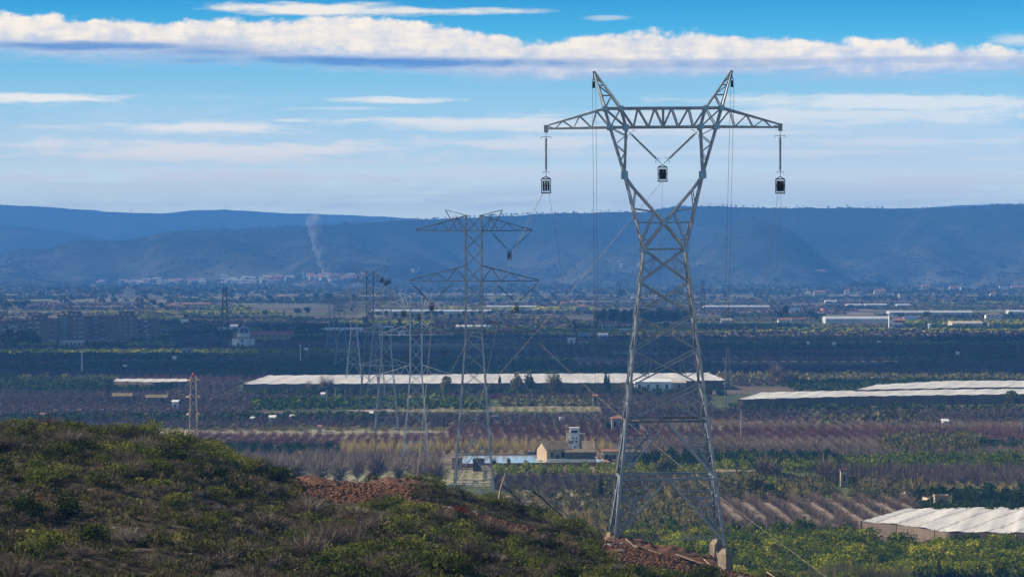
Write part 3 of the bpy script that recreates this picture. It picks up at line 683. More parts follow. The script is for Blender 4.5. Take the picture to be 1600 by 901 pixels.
# ---------------------------------------------------------------- tracks and roads
def road(name, pts, w, mat, z=.06):
    P3 = [Vector(G(px, py)) for px, py in pts]; mb = MB(); prev = None
    for i, p in enumerate(P3):
        d = (P3[min(i+1, len(P3)-1)]-P3[max(i-1, 0)]).normalized(); n = Vector((-d.y, d.x, 0))*w/2
        l, r = p-n, p+n; l.z = r.z = z
        if prev: mb.add([prev[0], prev[1], r, l], [(0, 1, 2, 3)])
        prev = (l, r)
    return tag(mb.build(name, mat), kind='structure')
road('road', [(760,779),(860,777),(960,771),(1060,768),(1110,768)], 9, M['track'], .3)
road('path', [(420,724),(520,724),(640,722),(700,721)], 9, M['track'])
for i, (pts, w) in enumerate([([(1240,797),(1330,795),(1420,794)], 8), ([(1000,640),(860,636),(620,640),(560,642)], 18), ([(1060,660),(1300,657),(1600,659)], 8),
        ([(1280,623.5),(1620,622.5)], 0.1), ([(0,641),(250,639),(420,638)], 10), ([(300,653),(560,651)], 8), ([(0,568),(250,566),(470,563)], 14), ([(950,522),(1100,520),(1300,519),(1600,517)], 26),
        ([(870,514),(1000,512),(1250,511)], 16), ([(1150,475),(1330,461),(1500,457)], 30), ([(1250,468),(1600,466)], 34), ([(1180,452),(1260,443),(1310,440)], 30),
        ([(820,474),(980,466),(1050,460)], 30), ([(1000,546),(1150,546)], 16), ([(640,676),(820,674)], 6), ([(850,552),(1090,551)], 16), ([(0,525),(200,534),(420,530)], 12)]):
    if w > 1: road('path', pts, w, M['track'], .07+.01*i)

def soil_patch(name, pts, mat, z=.05):
    m = MB(); m.add([(*G(px, py)[:2], z) for px, py in pts], [tuple(range(len(pts)))]); tag(m.build(name, mat), kind='structure')
M['tilled'] = pmat('pale_tilled_soil', (.30,.235,.18), .95, 0, (.18,.14,.105), .12)
M['greenplot'] = pmat('green_plot', (.14,.17,.05), .95, 0, (.09,.12,.035), .08)
M['drygrass'] = pmat('dry_grass_plot', (.30,.27,.16), .95, 0, (.20,.18,.10), .08)
soil_patch('field', [(1085,838),(1440,838),(1440,785),(1085,785)], M['tilled'])
soil_patch('field', [(380,760),(800,760),(800,728),(380,728)], M['drygrass'], .055)
soil_patch('field', [(1280,765),(1620,765),(1620,750),(1280,750)], M['greenplot'], .055)
soil_patch('field', [(800,792),(960,792),(960,765),(800,765)], M['drygrass'], .05)
for a, b, c, d, q in [(600,1080,635,643,'drygrass'), (1040,1640,665,672,'drygrass'), (300,960,672,678,'drygrass'), (740,960,517,521.5,'greenplot'), (830,990,509,512,'greenplot'), (1200,1640,509,514,'greenplot'), (980,1640,523,526,'tilled'),
                      (1150,1640,455.5,458,'drygrass'), (1300,1640,466,468.5,'greenplot'), (1100,1420,472,474,'tilled'), (850,1100,468,470.5,'drygrass'), (780,1100,487,489,'tilled'), (230,620,470,471.5,'drygrass'), (400,640,479,480.5,'greenplot'), (1260,1640,483,485,'drygrass'), (120,420,519,521,'drygrass')]:
    soil_patch('field', [(a,d),(b,d-.4),(b-8,c),(a+12,c+.3)], M[q], .045)
# embankment track at the foot of the hill, bottom right
def embank():
    up = [(1160,862),(1185,871),(1225,882),(1270,897),(1330,925),(1400,965)]
    n = 60; Vs = []; g = np.random.default_rng(8)
    rows = [(-3.2, 0.0), (-1.2, .9), (0, 1.7), (2.8, 2.0), (5.6, 2.0), (9, 1.7), (14, 1.0), (22, .2)]
    for i in range(n):
        px = 1160+(1400-1160)*i/(n-1); py = np.interp(px, [u[0] for u in up], [u[1] for u in up]); X, Y, _ = G(px, py, 2.0)
        for dy, z in rows: Vs.append((X*(Y-dy)/Y, Y-dy+g.normal(0, .2), z+g.normal(0, .10)))
    m = len(rows); F = [(i*m+j, i*m+j+1, (i+1)*m+j+1, (i+1)*m+j) for i in range(n-1) for j in range(m-1)]
    tag(mesh_np('dirt_track', Vs, F, None, M['track'], smooth=True), kind='structure')
embank()

# ---------------------------------------------------------------- lattice pylons
def lerp(a, b, t): return tuple(a[i]+(b[i]-a[i])*t for i in range(3))
def zig(mb, A0, A1, B0, B1, n, w, start=0, verticals=False):
    for k in range(n):
        t0, t1 = k/n, (k+1)/n
        if (k+start) % 2 == 0: mb.bar(lerp(A0, A1, t0), lerp(B0, B1, t1), w)
        else: mb.bar(lerp(B0, B1, t0), lerp(A0, A1, t1), w)
        if verticals and k: mb.bar(lerp(A0, A1, t0), lerp(B0, B1, t0), w)
def xpanel(mb, A0, A1, B0, B1, w):
    mb.bar(A0, B1, w); mb.bar(B0, A1, w)

STEP = 0
def cat_head_pylon(T):
    """the big pylon: splayed legs, waist, fork arms, window bridge with side arms, two earth peaks"""
    S, W = M['steel'], .30
    hw = lambda h: 5.75+(2.2-5.75)*h/31.0      # half width of the body
    sg = [(-1, -1), (1, -1), (1, 1), (-1, 1)]
    C = lambda s, h: (s[0]*hw(h), s[1]*hw(h)*.92, h)
    foot = {(-1,-1): .3, (-1,1): .6, (1,-1): -.1, (1,1): -.1}
    for s in sg:
        mb = MB(); mb.bar(C(s, foot[s]), C(s, 31), .27, .21)
        for h in (7.0, 12.9, 16.5, 20.2, 24, 27.5): mb.bar(C(s, h-.5), C(s, h+.5), .33)
        for k in range(26): # climbing bolts
            h = 3+k*1.05; p = C(s, h); mb.bar(p, (p[0]+s[0]*.32, p[1], h), .03)
        mb.build('leg', S, T)
    # panels of the body
    hs = [12.9, 16.6, 20.3, 24.0, 27.5, 31.0]
    br = MB(); rd = MB()
    for a, b in zip(sg, sg[1:]+sg[:1]):
        for h0, h1 in zip(hs, hs[1:]):
            A0, A1, B0, B1 = C(a, h0), C(a, h1), C(b, h0), C(b, h1); xpanel(br, A0, A1, B0, B1, .14)
            for E0, E1, D0, D1 in ((A0, A1, B0, B1), (B0, B1, A0, A1)):
                q1 = lerp(E0, D1, .25); q2 = lerp(E1, D0, .25); mid = lerp(E0, E1, .5)
                rd.bar(q1, mid, .08); rd.bar(q2, mid, .08); rd.bar(q1, q2, .08)
        br.bar(C(a, 31), C(b, 31), .2); br.bar(C(a, 12.9), C(b, 12.9), .19)
        # K frames of the two lower storeys
        for h1, h0, ha, hb in ((12.9, 6.9, None, None), (6.9, 0, foot[a], foot[b])):
            br.bar(C(a, h1), C(b, h1), .19); top = lerp(C(a, h1), C(b, h1), .5)
            for e, f, hf in ((a, b, ha), (b, a, hb)):
                base = C(e, h0 if hf is None else hf+.5); br.bar(top, base, .17)
                for k, t in enumerate((.30, .53, .76)):
                    p = lerp(top, base, t); q = C(e, p[2]); rd.bar(p, q, .13)
                    up = C(e, h1) if k == 0 else C(e, lerp(top, base, (.30, .53, .76)[k-1])[2])
                    rd.bar(p, up if k else lerp(C(e, h1), top, .45), .09)
                    if k: rd.bar(lerp(p, q, .5), lerp(lerp(top, base, (.30, .53)[k-1]), up, .35), .09)
                    rd.bar(lerp(p, q, .55), lerp(base, C(e, base[2]), 0) if k == 2 else lerp(top, base, (.53, .76)[k] if k < 2 else .9), .08)
                rd.bar(p, C(e, base[2]+.9), .09)
    # plan bracing
    for h in (12.9, 6.9): br.bar(lerp(C(sg[0], h), C(sg[1], h), .5), lerp(C(sg[1], h), C(sg[2], h), .5), .13); br.bar(lerp(C(sg[2], h), C(sg[3], h), .5), lerp(C(sg[3], h), C(sg[0], h), .5), .13)
    br.f += [tuple(i+len(br.v) for i in f) for f in rd.f]; br.v += rd.v; br.build('body_bracing', S, T)
    # fork arms
    wz, kz, bz, tz = 31.0, 38.9, 43.95, 45.95
    for s in (-1, 1):
        mb = MB()
        for d in (-1, 1):
            dw, dk, db = 2.0*d, 1.15*d, 1.0*d
            ow, iw = (s*2.2, dw, wz), (-s*2.2, dw, wz); kn = (s*4.15, dk, kz); kn2 = (s*4.0, dk, kz-.5)
            cx = (0, 1.72*d, 33.8)
            ob, ib = (s*5.65, db, bz), (s*3.95, db, bz); ot, it = (s*6.2, db, tz), (s*4.5, db, tz)
            mb.bar(ow, kn, .22, .20); mb.bar(iw, cx, .19); mb.bar(cx, kn2, .19)
            zig(mb, lerp(ow, kn, .1), kn, cx, kn2, 4, .11, 0); mb.bar(lerp(ow, kn, .36), cx, .11); mb.bar(lerp(ow, kn, .12), lerp(iw, cx, 0.0) if False else lerp(ow, cx, .35), .1)
            mb.bar(kn, ob, .20); mb.bar(kn, ib, .18); mb.bar(ob, ot, .2); mb.bar(ib, it, .2)
            zig(mb, lerp(kn, ob, .12), ob, lerp(kn, ib, .12), ib, 5, .09, 1); mb.bar(ib, ot, .12)
            for c, r in ((kn, .30), (ob, .28), (ib, .28), (ot, .25), (it, .25)):
                y = c[1]+d*.16; gp = MB(); gp.box(c[0]-r, c[0]+r, y-.02, y+.02, c[2]-r*(1.5 if c is kn else 1.0), c[2]+r*(1.3 if c is kn else 1.0)); gp.build('gusset_plate', M['plate'], T)
            if s == 1:
                for c, r in ((cx, .32), ((2.2, dw, wz), .32), ((-2.2, dw, wz), .32)): gp = MB(); gp.box(c[0]-r, c[0]+r, c[1]+d*.16-.02, c[1]+d*.16+.02, c[2]-r, c[2]+r); gp.build('gusset_plate', M['plate'], T)
        for t in (.2, .4, .6, .8):   # side faces, joining front and back
            for p, q in (((s*2.2, 2.0, wz), (s*4.15, 1.15, kz)), ((s*4.15, 1.15, kz), (s*5.65, 1.0, bz)), ((s*4.15, 1.15, kz), (s*3.95, 1.0, bz))):
                a = lerp(p, q, t-.2); b = lerp(p, q, t); mb.bar((a[0], -a[1], a[2]), b, .09)
        mb.bar((s*4.15, -1.15, kz), (s*4.15, 1.15, kz), .16)
        mb.build('fork_arm', S, T)
    # bridge between the arms
    mb = MB()
    for d in (-1, 1):
        mb.bar((-6.2, d, tz), (6.2, d, tz), .24); mb.bar((-5.65, d, bz), (5.65, d, bz), .24)
        for s in (-1, 1): zig(mb, (s*4.5, d, tz), (0, d, tz), (s*3.95, d, bz), (0, d, bz), 5, .13, 0); mb.bar((s*4.5, d, tz), (s*5.65, d, bz), .11)
        mb.bar((0, d, tz), (0, d, bz), .13)
    for z, xm in ((tz, 6.2), (bz, 5.65)):
        for k in range(9): x0 = -xm+2*xm*k/9; x1 = -xm+2*xm*(k+1)/9; mb.bar((x0, -1, z), (x1, 1, z) if k % 2 else (x0, 1, z), .09); mb.bar((x0, -1, z) if k % 2 else (x0, 1, z), (x1, 1 if k % 2 == 0 else -1, z), .08)
    mb.build('bridge_beam', S, T)
    for s in (-1, 1):
        mb = MB(); tip = (s*12.45, 0, 43.95)
        for d in (-1, 1):
            tt, tb = (tip[0], d*.12, 44.15), (tip[0], d*.12, 43.85)
            mb.bar((s*6.2, d, tz), tt, .22, .16); mb.bar((s*5.65, d, bz), tb, .22, .18)
            zig(mb, (s*6.2, d, tz), tt, (s*5.65, d, bz), tb, 7, .10, 1)
        zig(mb, (s*5.65, -1, bz), (tip[0], -.12, 43.85), (s*5.65, 1, bz), (tip[0], .12, 43.85), 8, .08)
        mb.box(min(tip[0]-.22, tip[0]+.22), tip[0]+.22, -.2, .2, 43.45, 44.25)
        mb.build('crossarm', S, T)
        mb = MB(); pk = (s*7.3, 0, 49.8)
        for d in (-1, 1):
            mb.bar((s*6.2, d, tz), (pk[0], d*.1, pk[2]), .22, .15); mb.bar((s*4.5, d, tz), (pk[0]-s*.1, d*.1, pk[2]), .22, .15)
            A, B = (s*6.2, d, tz), (s*4.5, d, tz)
            for t0, t1 in ((0, .36), (.36, .64), (.64, .86)):
                mb.bar(lerp(A, (pk[0], d*.1, pk[2]), t0), lerp(B, (pk[0]-s*.1, d*.1, pk[2]), t1), .10) if t0 == 0 else mb.bar(lerp(B, (pk[0]-s*.1, d*.1, pk[2]), t0), lerp(A, (pk[0], d*.1, pk[2]), t1), .09)
                mb.bar(lerp(A, (pk[0], d*.1, pk[2]), t1), lerp(B, (pk[0]-s*.1, d*.1, pk[2]), t1), .09)
        for t in (.2, .4, .6, .8): mb.bar(lerp((s*6.2, -1, tz), (pk[0], 0, pk[2]), t-.2), lerp((s*6.2, 1, tz), (pk[0], 0, pk[2]), t), .08); mb.bar(lerp((s*4.5, -1, tz), (pk[0], 0, pk[2]), t), lerp((s*4.5, 1, tz), (pk[0], 0, pk[2]), t-.2), .08)
        mb.box(pk[0]-.16, pk[0]+.16, -.2, .2, pk[2]-.15, pk[2]+.12)
        mb.build('earth_peak', S, T)
    # stub footings
    for s, top, dep in (((1,-1), -.6, 3.4), ((1,1), -.5, 3.2), ((-1,-1), .1, 3), ((-1,1), .3, 3)):
        x, y, _ = C(s, top); mb = MB(); r = .8 if s[0] > 0 else .42
        mb.lathe([(0, 0), (.35, 0), (r, -.55), (r, -dep), (0, -dep)], 4, (x, y, top+.25)); f = mb.build('concrete_footing', M['concrete'], T)
Y1 = 340.0
TB = P(1041.0, 845, Y1)
T1 = empty('transmission_pylon', TB, 'tallest and nearest pylon, grey steel lattice with a forked head and two horn-like peaks', 'pylon', rz=R(1.0))
T1.rotation_euler = (0, R(-.42), R(1.0))
cat_head_pylon(T1); 
def t1(u, d, h):
    v = T1.rotation_euler.to_matrix() @ Vector((u, d, h)); return tuple(v+Vector(TB))

def arm_pylon(name, label, px, Y, py_top, py_base, arms, s_top=1.65, s_base=4.4, waist=.45, detail=True, group=None, wide=1.0, horn=True, mat=None, wf=1.0):
    """tower with a square shaft and triangular cross-arms; arms = (py of the chord, py where the top chord meets, half width px, which side)"""
    k = ppm(Y); H = (py_base-py_top)/k; zb = CZ-(py_base-YH)/k
    T = empty(name, ((px-800)/k, Y, zb), label, 'pylon', group, rz=R(-2)); S = mat or M['steel_dull']
    h_of = lambda py: (py_base-py)/k
    wst = H*waist
    sh = lambda h: s_top if h > wst else s_base+(s_top-s_base)*h/wst
    sg = [(-1,-1), (1,-1), (1,1), (-1,1)]; C = lambda s, h: (s[0]*sh(h), s[1]*sh(h), h)
    w = max(.18, .58/k)*wf; wb = max(.08, .30/k)*wf       # member widths
    for s in sg:
        mb = MB(); mb.bar(C(s, 0), C(s, wst), w*1.1, w); mb.bar(C(s, wst), C(s, H), w); mb.build('leg', S, T)
    mb = MB(); hs = [0]
    while hs[-1] < wst-.01: hs.append(min(wst, hs[-1]+sh(hs[-1])*1.35+.4)); 
    n = max(2, round((H-wst)/(2*s_top*1.05))); hs += [wst+(H-wst)*(i+1)/n for i in range(n)]
    for a, b in zip(sg, sg[1:]+sg[:1]):
        for i, (h0, h1) in enumerate(zip(hs, hs[1:])):
            if i < 2:
                top = lerp(C(a, h1), C(b, h1), .5)
                mb.bar(C(a, h0), top, wb*1.2); mb.bar(C(b, h0), top, wb*1.2); mb.bar(C(a, h1), C(b, h1), wb*1.3)
                if detail:
                    for e in (a, b):
                        for t in (.35, .65):
                            p = lerp(top, C(e, h0), t); mb.bar(p, C(e, p[2]), wb*.8); mb.bar(p, C(e, p[2]+(h1-h0)*.3), wb*.7)
            else: xpanel(mb, C(a, h0), C(a, h1), C(b, h0), C(b, h1), wb)
    mb.build('body_bracing', S, T)
    tips = []
    for j, (pyc, pyt, hwp, sides) in enumerate(arms):
        hb, ht, L = h_of(pyc), h_of(pyt), hwp/k
        for sd in sides:
            mb = MB(); r = s_top
            for d in (-1, 1):
                A, B, E = (sd*r, d*r, ht), (sd*r, d*r, hb), (sd*L, d*.12, hb+.06)
                mb.bar(A, (E[0], E[1], hb+.18), w*.85, w*.7); mb.bar(B, E, w*.85, w*.7)
                nn = 6 if detail else 4; zig(mb, B, E, A, (E[0], E[1], hb+.18), nn, wb*.85, 0)
            if detail: zig(mb, (sd*r, -r, hb), (sd*L, -.1, hb), (sd*r, r, hb), (sd*L, .1, hb), 6, wb*.7)
            mb.build('crossarm', M['steel_dull'] if Y < 700 else S, T); tips.append((sd*L, 0, hb))  # second pylon's arms and peaks: darkness against the sky put into the steel colour
        if detail:
            b2 = MB()
            for d in (-1, 1): b2.bar((-s_top, d*s_top, hb), (s_top, d*s_top, hb), w*.8)
            b2.bar((-s_top, -s_top, hb), (s_top, s_top, hb), wb); b2.build('tie_beam', S, T)
    if horn:
        for sd in (-1, 1):
            mb = MB(); tp = (sd*(s_top+horn[0]/k), 0, H+horn[1]/k)
            for d in (-1, 1):
                mb.bar((sd*s_top*.7, d*s_top*.8, H), (tp[0], d*.1, tp[2]), w*.55); mb.bar((sd*(s_top+horn[0]/k*.42), d*.8, h_of(arms[0][0])), (tp[0], d*.1, tp[2]), w*.6)
                mb.bar((sd*(s_top+horn[0]/k*.2), d*.8, h_of(arms[0][0])), (sd*(s_top+horn[0]/k*.5), d*.3, H+.1), wb)
            mb.build('earth_peak', M['steel_dull'] if Y < 700 else S, T)
    return T
T2 = arm_pylon('transmission_pylon', 'second pylon, square shaft with wide triangular arms and a worker hanging at its right', 740.5, 657, 337, 800,
               [(360.5, 337, 91, (-1, 1)), (439, 415, 101.5, (-1, 1)), (519, 499, 97, (-1, 1))], 1.66, 4.35, .60, horn=(32, 9), mat=M['steel'], wf=1.3)
arm_pylon('transmission_pylon', 'third pylon, its base hidden by hilltop bushes just left of the second one', 650, 935, 463, 752,
          [(479, 463, 54, (-1, 1)), (523, 506, 58, (-1, 1)), (585, 570, 56, (-1, 1))], 1.7, 4.3, .58, horn=(17, 6), mat=M['steel_pale'], wf=1.0)
arm_pylon('transmission_pylon', 'pale pylon standing behind the ochre reeds, between the third pylon and the horned one', 604, 1087, 452, 680,
          [(478, 462, 48, (-1, 1)), (518, 505, 46, (-1, 1)), (571, 560, 44, (-1, 1))], 1.5, 4.2, .6, horn=(12, 4), mat=M['steel'], wf=1.0)
arm_pylon('transmission_pylon', 'slim dark pylon with two long raised horns, in the middle of the distant row', 578, 1220, 424, 652,
          [(440, 427, 31, (-1, 1)), (470, 456, 38, (-1, 1))], 1.3, 4.3, .62, horn=(23, 8), wf=1.25)
for i, (px, Y, pt, pb, hwp, lab) in enumerate([
        (553, 1500, 449, 604, 31, 'small far pylon with drooping arms, first left of the horned pylon'),
        (534, 1750, 456, 576, 26, 'small far pylon in the cluster left of the horned pylon, second from it'),
        (518, 2050, 464, 551, 22, 'leftmost and faintest pylon of the distant row above the white net'),
        (588, 1380, 447, 622, 33, 'faint pylon close behind the horned pylon, over the white net')]):
    arm_pylon('transmission_pylon', lab, px, Y, pt, pb, [(pt+12, pt, hwp, (-1, 1)), (pt+34, pt+24, hwp*.9, (-1, 1))], 1.5, 4, .55, detail=False, horn=(9, 4), mat=M['steel'], wf=.85)

def small_pylon(label, px, Y, pt, pb, arms, s0=1.0, s1=.5, mat=None, ball=False, w=None):
    k = ppm(Y); H = (pb-pt)/k; T = empty('lattice_mast', ((px-800)/k, Y, CZ-(pb-YH)/k), label, 'pylon'); S = mat or M['beige_steel']
    w = w or max(.14, .62/k); wb = w*.62; sg = [(-1,-1), (1,-1), (1,1), (-1,1)]
    C = lambda s, h: (s[0]*(s0+(s1-s0)*h/H), s[1]*(s0+(s1-s0)*h/H), h)
    for s in sg: MB().bar(C(s, 0), C(s, H), w).build('leg', S, T)
    mb = MB(); n = max(5, int(H/(s0+s1)/1.1))
    for a, b in zip(sg, sg[1:]+sg[:1]): zig(mb, C(a, 0), C(a, H), C(b, 0), C(b, H), n, wb)
    mb.build('body_bracing', S, T)
    for py, hwp in arms:
        h = (pb-py)/k; L = hwp/k
        for sd in (-1, 1):
            m2 = MB(); r = C((1, 1), h)[0]
            for d in (-1, 1): m2.bar((sd*r, d*r, h), (sd*L, 0, h), wb*1.2); m2.bar((sd*r, d*r, h+L*.32), (sd*L, 0, h), wb)
            m2.build('crossarm', S, T)
    if ball:
        q = MB(); q.lathe([(.01, 0), (.3, .08), (.46, .3), (.5, .5), (.46, .7), (.3, .92), (.01, 1)], 12, (0, 0, H)); q.build('marker_ball', M['redpaint'], T)
    return T
small_pylon('beige lattice mast topped by a red ball, on the plain behind the scrub hill', 302, 1060, 587, 686, [(594, 10), (620, 12), (647, 11)], 1.35, .85, ball=True, w=.2)
small_pylon('brown lattice mast right of the apartment blocks, cables running down to the right', 351, 2250, 449, 521, [(470, 3)], 2.4, 1.1, M['darkwall'], w=.55)
small_pylon('thin grey lattice mast with three arms, right of the big pylon over the net edge', 1137, 1290, 543, 634, [(561, 9), (580, 8), (599, 8)], 1.4, .45, M['steel'], w=.14)
small_pylon('far brown mast seen just right of the big pylon shaft, among hazy fields', 1098, 3600, 437, 487, [(446, 5), (459, 5)], 2.2, 1.3, M['darkwall'], w=.7)
small_pylon('far left hazy forked mast behind the apartment roofs, left one of two', 9, 3300, 462, 494, [(466, 5), (473, 6)], 1.8, .9, M['steel_dull'], w=.6)
small_pylon('hazy mast standing behind the apartment roofs at their middle', 110, 3300, 461, 494, [(466, 7), (474, 8)], 1.8, .9, M['steel_dull'], w=.6)
small_pylon('hazy mast behind the right end of the apartment roofs', 222, 3300, 460, 494, [(465, 7), (473, 8)], 1.8, .9, M['steel_dull'], w=.6)
small_pylon('pale thin lattice mast cut by the right edge of the picture', 1598, 1080, 652, 696, [(655, 6)], .5, .3, M['steel'], w=.16)

def pole(label, px, pb, pt, arm=0, w=None, mat=None, lamp=False):
    X, Y, _ = G(px, pb); k = ppm(Y); H = (pb-pt)/k; T = empty('utility_pole', (X, Y, 0), label, 'pole'); w = w or max(.3, .9/k)
    MB().bar((0, 0, 0), (0, 0, H), w, w*.6, 8).build('pole_shaft', mat or M['concrete'], T)
    m2 = MB(); a = max(arm, 1.5)/k; m2.bar((-a, 0, H-.3), (a, 0, H-.3), w*.5); m2.bar((-a*.9, 0, H-.3), (0, 0, H-a*.5-.3), w*.35); m2.bar((a*.9, 0, H-.3), (0, 0, H-a*.5-.3), w*.35)
    for s in (-1, 0, 1): m2.bar((s*a*.9, 0, H-.3), (s*a*.9, 0, H+.35), w*.4)
    m2.build('crossarm', mat or M['concrete'], T)
for a in [('tall pale pole with a small head, below the apartment blocks', 128, 583, 547, 1.5, .75, M['white']),
          ('grey pole in the field, right of the domed chapel', 469.5, 571, 539, 1.5, .6, M['white']),
          ('thin dark pole left of the domed chapel field', 333, 571, 543, 1),
          ('pale pole with a T head above the left tree clump, right of the red mast', 491.5, 526, 501, 4, .6),
          ('thin pole in the dark field, left of the two pylon legs', 922.6, 556, 530, 1.5),
          ('first of three pole stubs in front of the long white net', 510.5, 634, 610, 1, .5, M['greycon']),
          ('second of three pole stubs in front of the long white net, with a wide head', 524, 634, 604, 4, .5, M['greycon']),
          ('third of three pole stubs in front of the long white net', 539, 634, 609, 1, .5, M['greycon']),
          ('thin pole in the shaded field, far right', 1592, 565, 527, 1.5),
          ('thin pole between the two shaded fields at right', 1510, 566, 536, 1.5),
          ('thin dark pole standing right of the red roofed warehouse tower', 1304, 552, 512, 1),
          ('grey pole with a pale rounded head near the rope, right of the big pylon', 1158, 690, 640, 1, .5, M['greycon'])]: pole(*a)

def cable(name, label, pts, w, mat, sag=0.0, group=None, n=14, cat='cable'):
    a, b = Vector(pts[0]), Vector(pts[1]); q = [a.lerp(b, i/n)-Vector((0, 0, 4*sag*(i/n)*(1-i/n))) for i in range(n+1)]
    return tag(MB().path(q, w, 4).build(name, mat), label, cat, group)

# ---------------------------------------------------------------- insulators, stringing blocks and ropes on the pylons
def insulator(label, a, b, w=.2, ring=True, group=None):
    """a long string from a to b with arcing horns and discs"""
    a, b = Vector(a), Vector(b); T = empty('insulator_string', a, label, 'insulator', group); d = b-a; L = d.length; u = d/L
    s0, s1 = .14, .86; m = MB(); m.bar((0,0,0), d*s0, .05); m.bar(d*s1, d, .06); m.build('link_rod', M['iron'], T)
    m = MB(); m.bar(d*s0, d*s1, w*.7, n=8); n = int(L*.72/.16)
    for i in range(n): p = d*(s0+(s1-s0)*(i+.5)/n); m.bar(p-u*.03, p+u*.03, w*1.7, w*1.1, 8)
    m.build('glass_discs', M['glass'], T)
    if ring:
        for t, r in ((s0-.03, .62), (s1+.03, .36)):
            m = MB(); c = d*t; e = Vector((1, 0, 0)) if abs(u.x) < .6 else Vector((u.z, 0, -u.x)); q = [c-e*r-u*(-.18), c-e*r*.7-u*.02, c, c+e*r*.7-u*.02, c+e*r-u*(-.18)]
            m.path(q, .05); m.build('arcing_horn', M['iron'], T)
    return T
def stringing_block(label, top, w=.95, h=1.75, group=None, simple=False, scale=1.0):
    """frame with three grooved wheels on one axle"""
    T = empty('pulley_block', top, label, 'pulley', group); w *= scale; h *= scale; t = .09*scale
    m = MB(); m.bar((-w/2, 0, -.25*scale), (-w/2, 0, -h), t); m.bar((w/2, 0, -.25*scale), (w/2, 0, -h), t); m.bar((-w/2-t/2, 0, -h), (w/2+t/2, 0, -h), t*1.4); m.bar((-w/2, 0, -.25*scale), (0, 0, 0), t); m.bar((w/2, 0, -.25*scale), (0, 0, 0), t); m.bar((-w/2, 0, -.25*scale), (w/2, 0, -.25*scale), t*1.3)
    m.bar((-w/2, 0, -h*.55), (w/2, 0, -h*.55), t*.8); m.build('block_frame', M['iron'], T)
    r = h*.37
    for i in range(3):
        x = (-.27+.27*i)*w; m = MB(); m.bar((x-w*.11, 0, -h*.57), (x-w*.04, 0, -h*.57), 2*r, 2*r*.86, 18); m.bar((x-w*.04, 0, -h*.57), (x+w*.04, 0, -h*.57), 2*r*.84, 2*r*.84, 18); m.bar((x+w*.04, 0, -h*.57), (x+w*.11, 0, -h*.57), 2*r*.86, 2*r, 18)
        m.build('pulley_wheel', M['dark'], T)
    return T
tl, tr = t1(-12.45, 0, 43.5), t1(12.45, 0, 43.5)
def below(p, dz): return (p[0], p[1], p[2]-dz)
insulator('hanging insulator string on the left crossarm tip of the nearest pylon', tl, below(tl, 4.7))
insulator('hanging insulator string on the right crossarm tip of the nearest pylon', tr, below(tr, 4.9))
stringing_block('black three-wheel pulley block hanging at the left end of the nearest pylon', below(tl, 4.7))
stringing_block('black three-wheel pulley block hanging at the right end of the nearest pylon', below(tr, 4.9))
mid = t1(-.1, 0, 39.95)
insulator('slanting insulator string from the left fork arm down to the middle pulley', t1(-3.9, 0, 43.7), lerp(mid, t1(-3.9, 0, 43.7), .04))
insulator('slanting insulator string from the right fork arm down to the middle pulley', t1(3.9, 0, 43.7), lerp(mid, t1(3.9, 0, 43.7), .04))
stringing_block('black three-wheel pulley block in the window of the nearest pylon', mid)
for s, lab in ((-1, 'left'), (1, 'right')):
    p = t1(s*7.35, -.1, 49.6); T = empty('earth_wire_pulley', p, 'small dark pulley hanging under the %s horn of the nearest pylon' % lab, 'pulley')
    m = MB(); m.bar((0, 0, 0), (0, 0, -.6), .12); m.bar((-.12, 0, -.5), (-.12, 0, -1.5), .07); m.bar((.12, 0, -.5), (.12, 0, -1.5), .07); m.build('block_frame', M['iron'], T)
    m = MB(); m.bar((-.1, 0, -1.1), (.1, 0, -1.1), .72, .72, 16); m.build('pulley_wheel', M['dark'], T)
    for j, dx in enumerate((-.14, .22)):
        e = Vector(p)+Vector((dx, 0, -1.3)); q = Vector(P(934+4*j if s < 0 else 1124+6*j-4, 700, 470)); q.z = 6
        cable('rope', 'thin dark rope falling from the %s horn of the nearest pylon, %s of two' % (lab, ('left', 'right')[j]), (e, q), .035, M['wire'], 0.5, cat='rope')
lb, rb, mbk = below(tl, 6.4), below(tr, 6.6), below(mid, 1.7)
RP = [('straw rope from the nearest pylon\'s left pulley down left past the second pylon', (lb[0]-.3, lb[1], lb[2]), P(602, 748, 880), .034),
      ('straw rope from the middle pulley slanting far down left across the second pylon', mbk, P(620, 742, 885), .034),
      ('thin rope from the left pulley bending down between the two nearest pylons', (lb[0]+.3, lb[1], lb[2]), P(935, 748, 850), .024),
      ('straw rope crossing the second pylon steeply down to the hilltop bushes', P(798, 402, 655), P(712, 788, 318), .024),
      ('thin rope hanging from the middle pulley behind the crossing of the legs', mbk, P(1018, 782, 780), .024),
      ('thin straw rope dropping from the right pulley, leaning left', (rb[0]-.2, rb[1], rb[2]), P(1148, 700, 1010), .028),
      ('thin straw rope dropping from the right pulley down to the citrus orchard', (rb[0]+.1, rb[1], rb[2]), P(1182, 876, 610), .024),
      ('taut pale rope from the second pylon down to the bottom right corner', P(843, 536, 655), P(1320, 922, 340), .028),
      ('straw rope from the hilltop bushes up to the second pylon\'s left pulley', P(675, 492, 655), P(650, 756, 306), .045)]
for lab, a, b, w in RP: cable('rope', lab, (a, b), w, M['rope'] if w >= .028 else M['wire'], (Vector(a)-Vector(b)).length*.004, cat='rope')
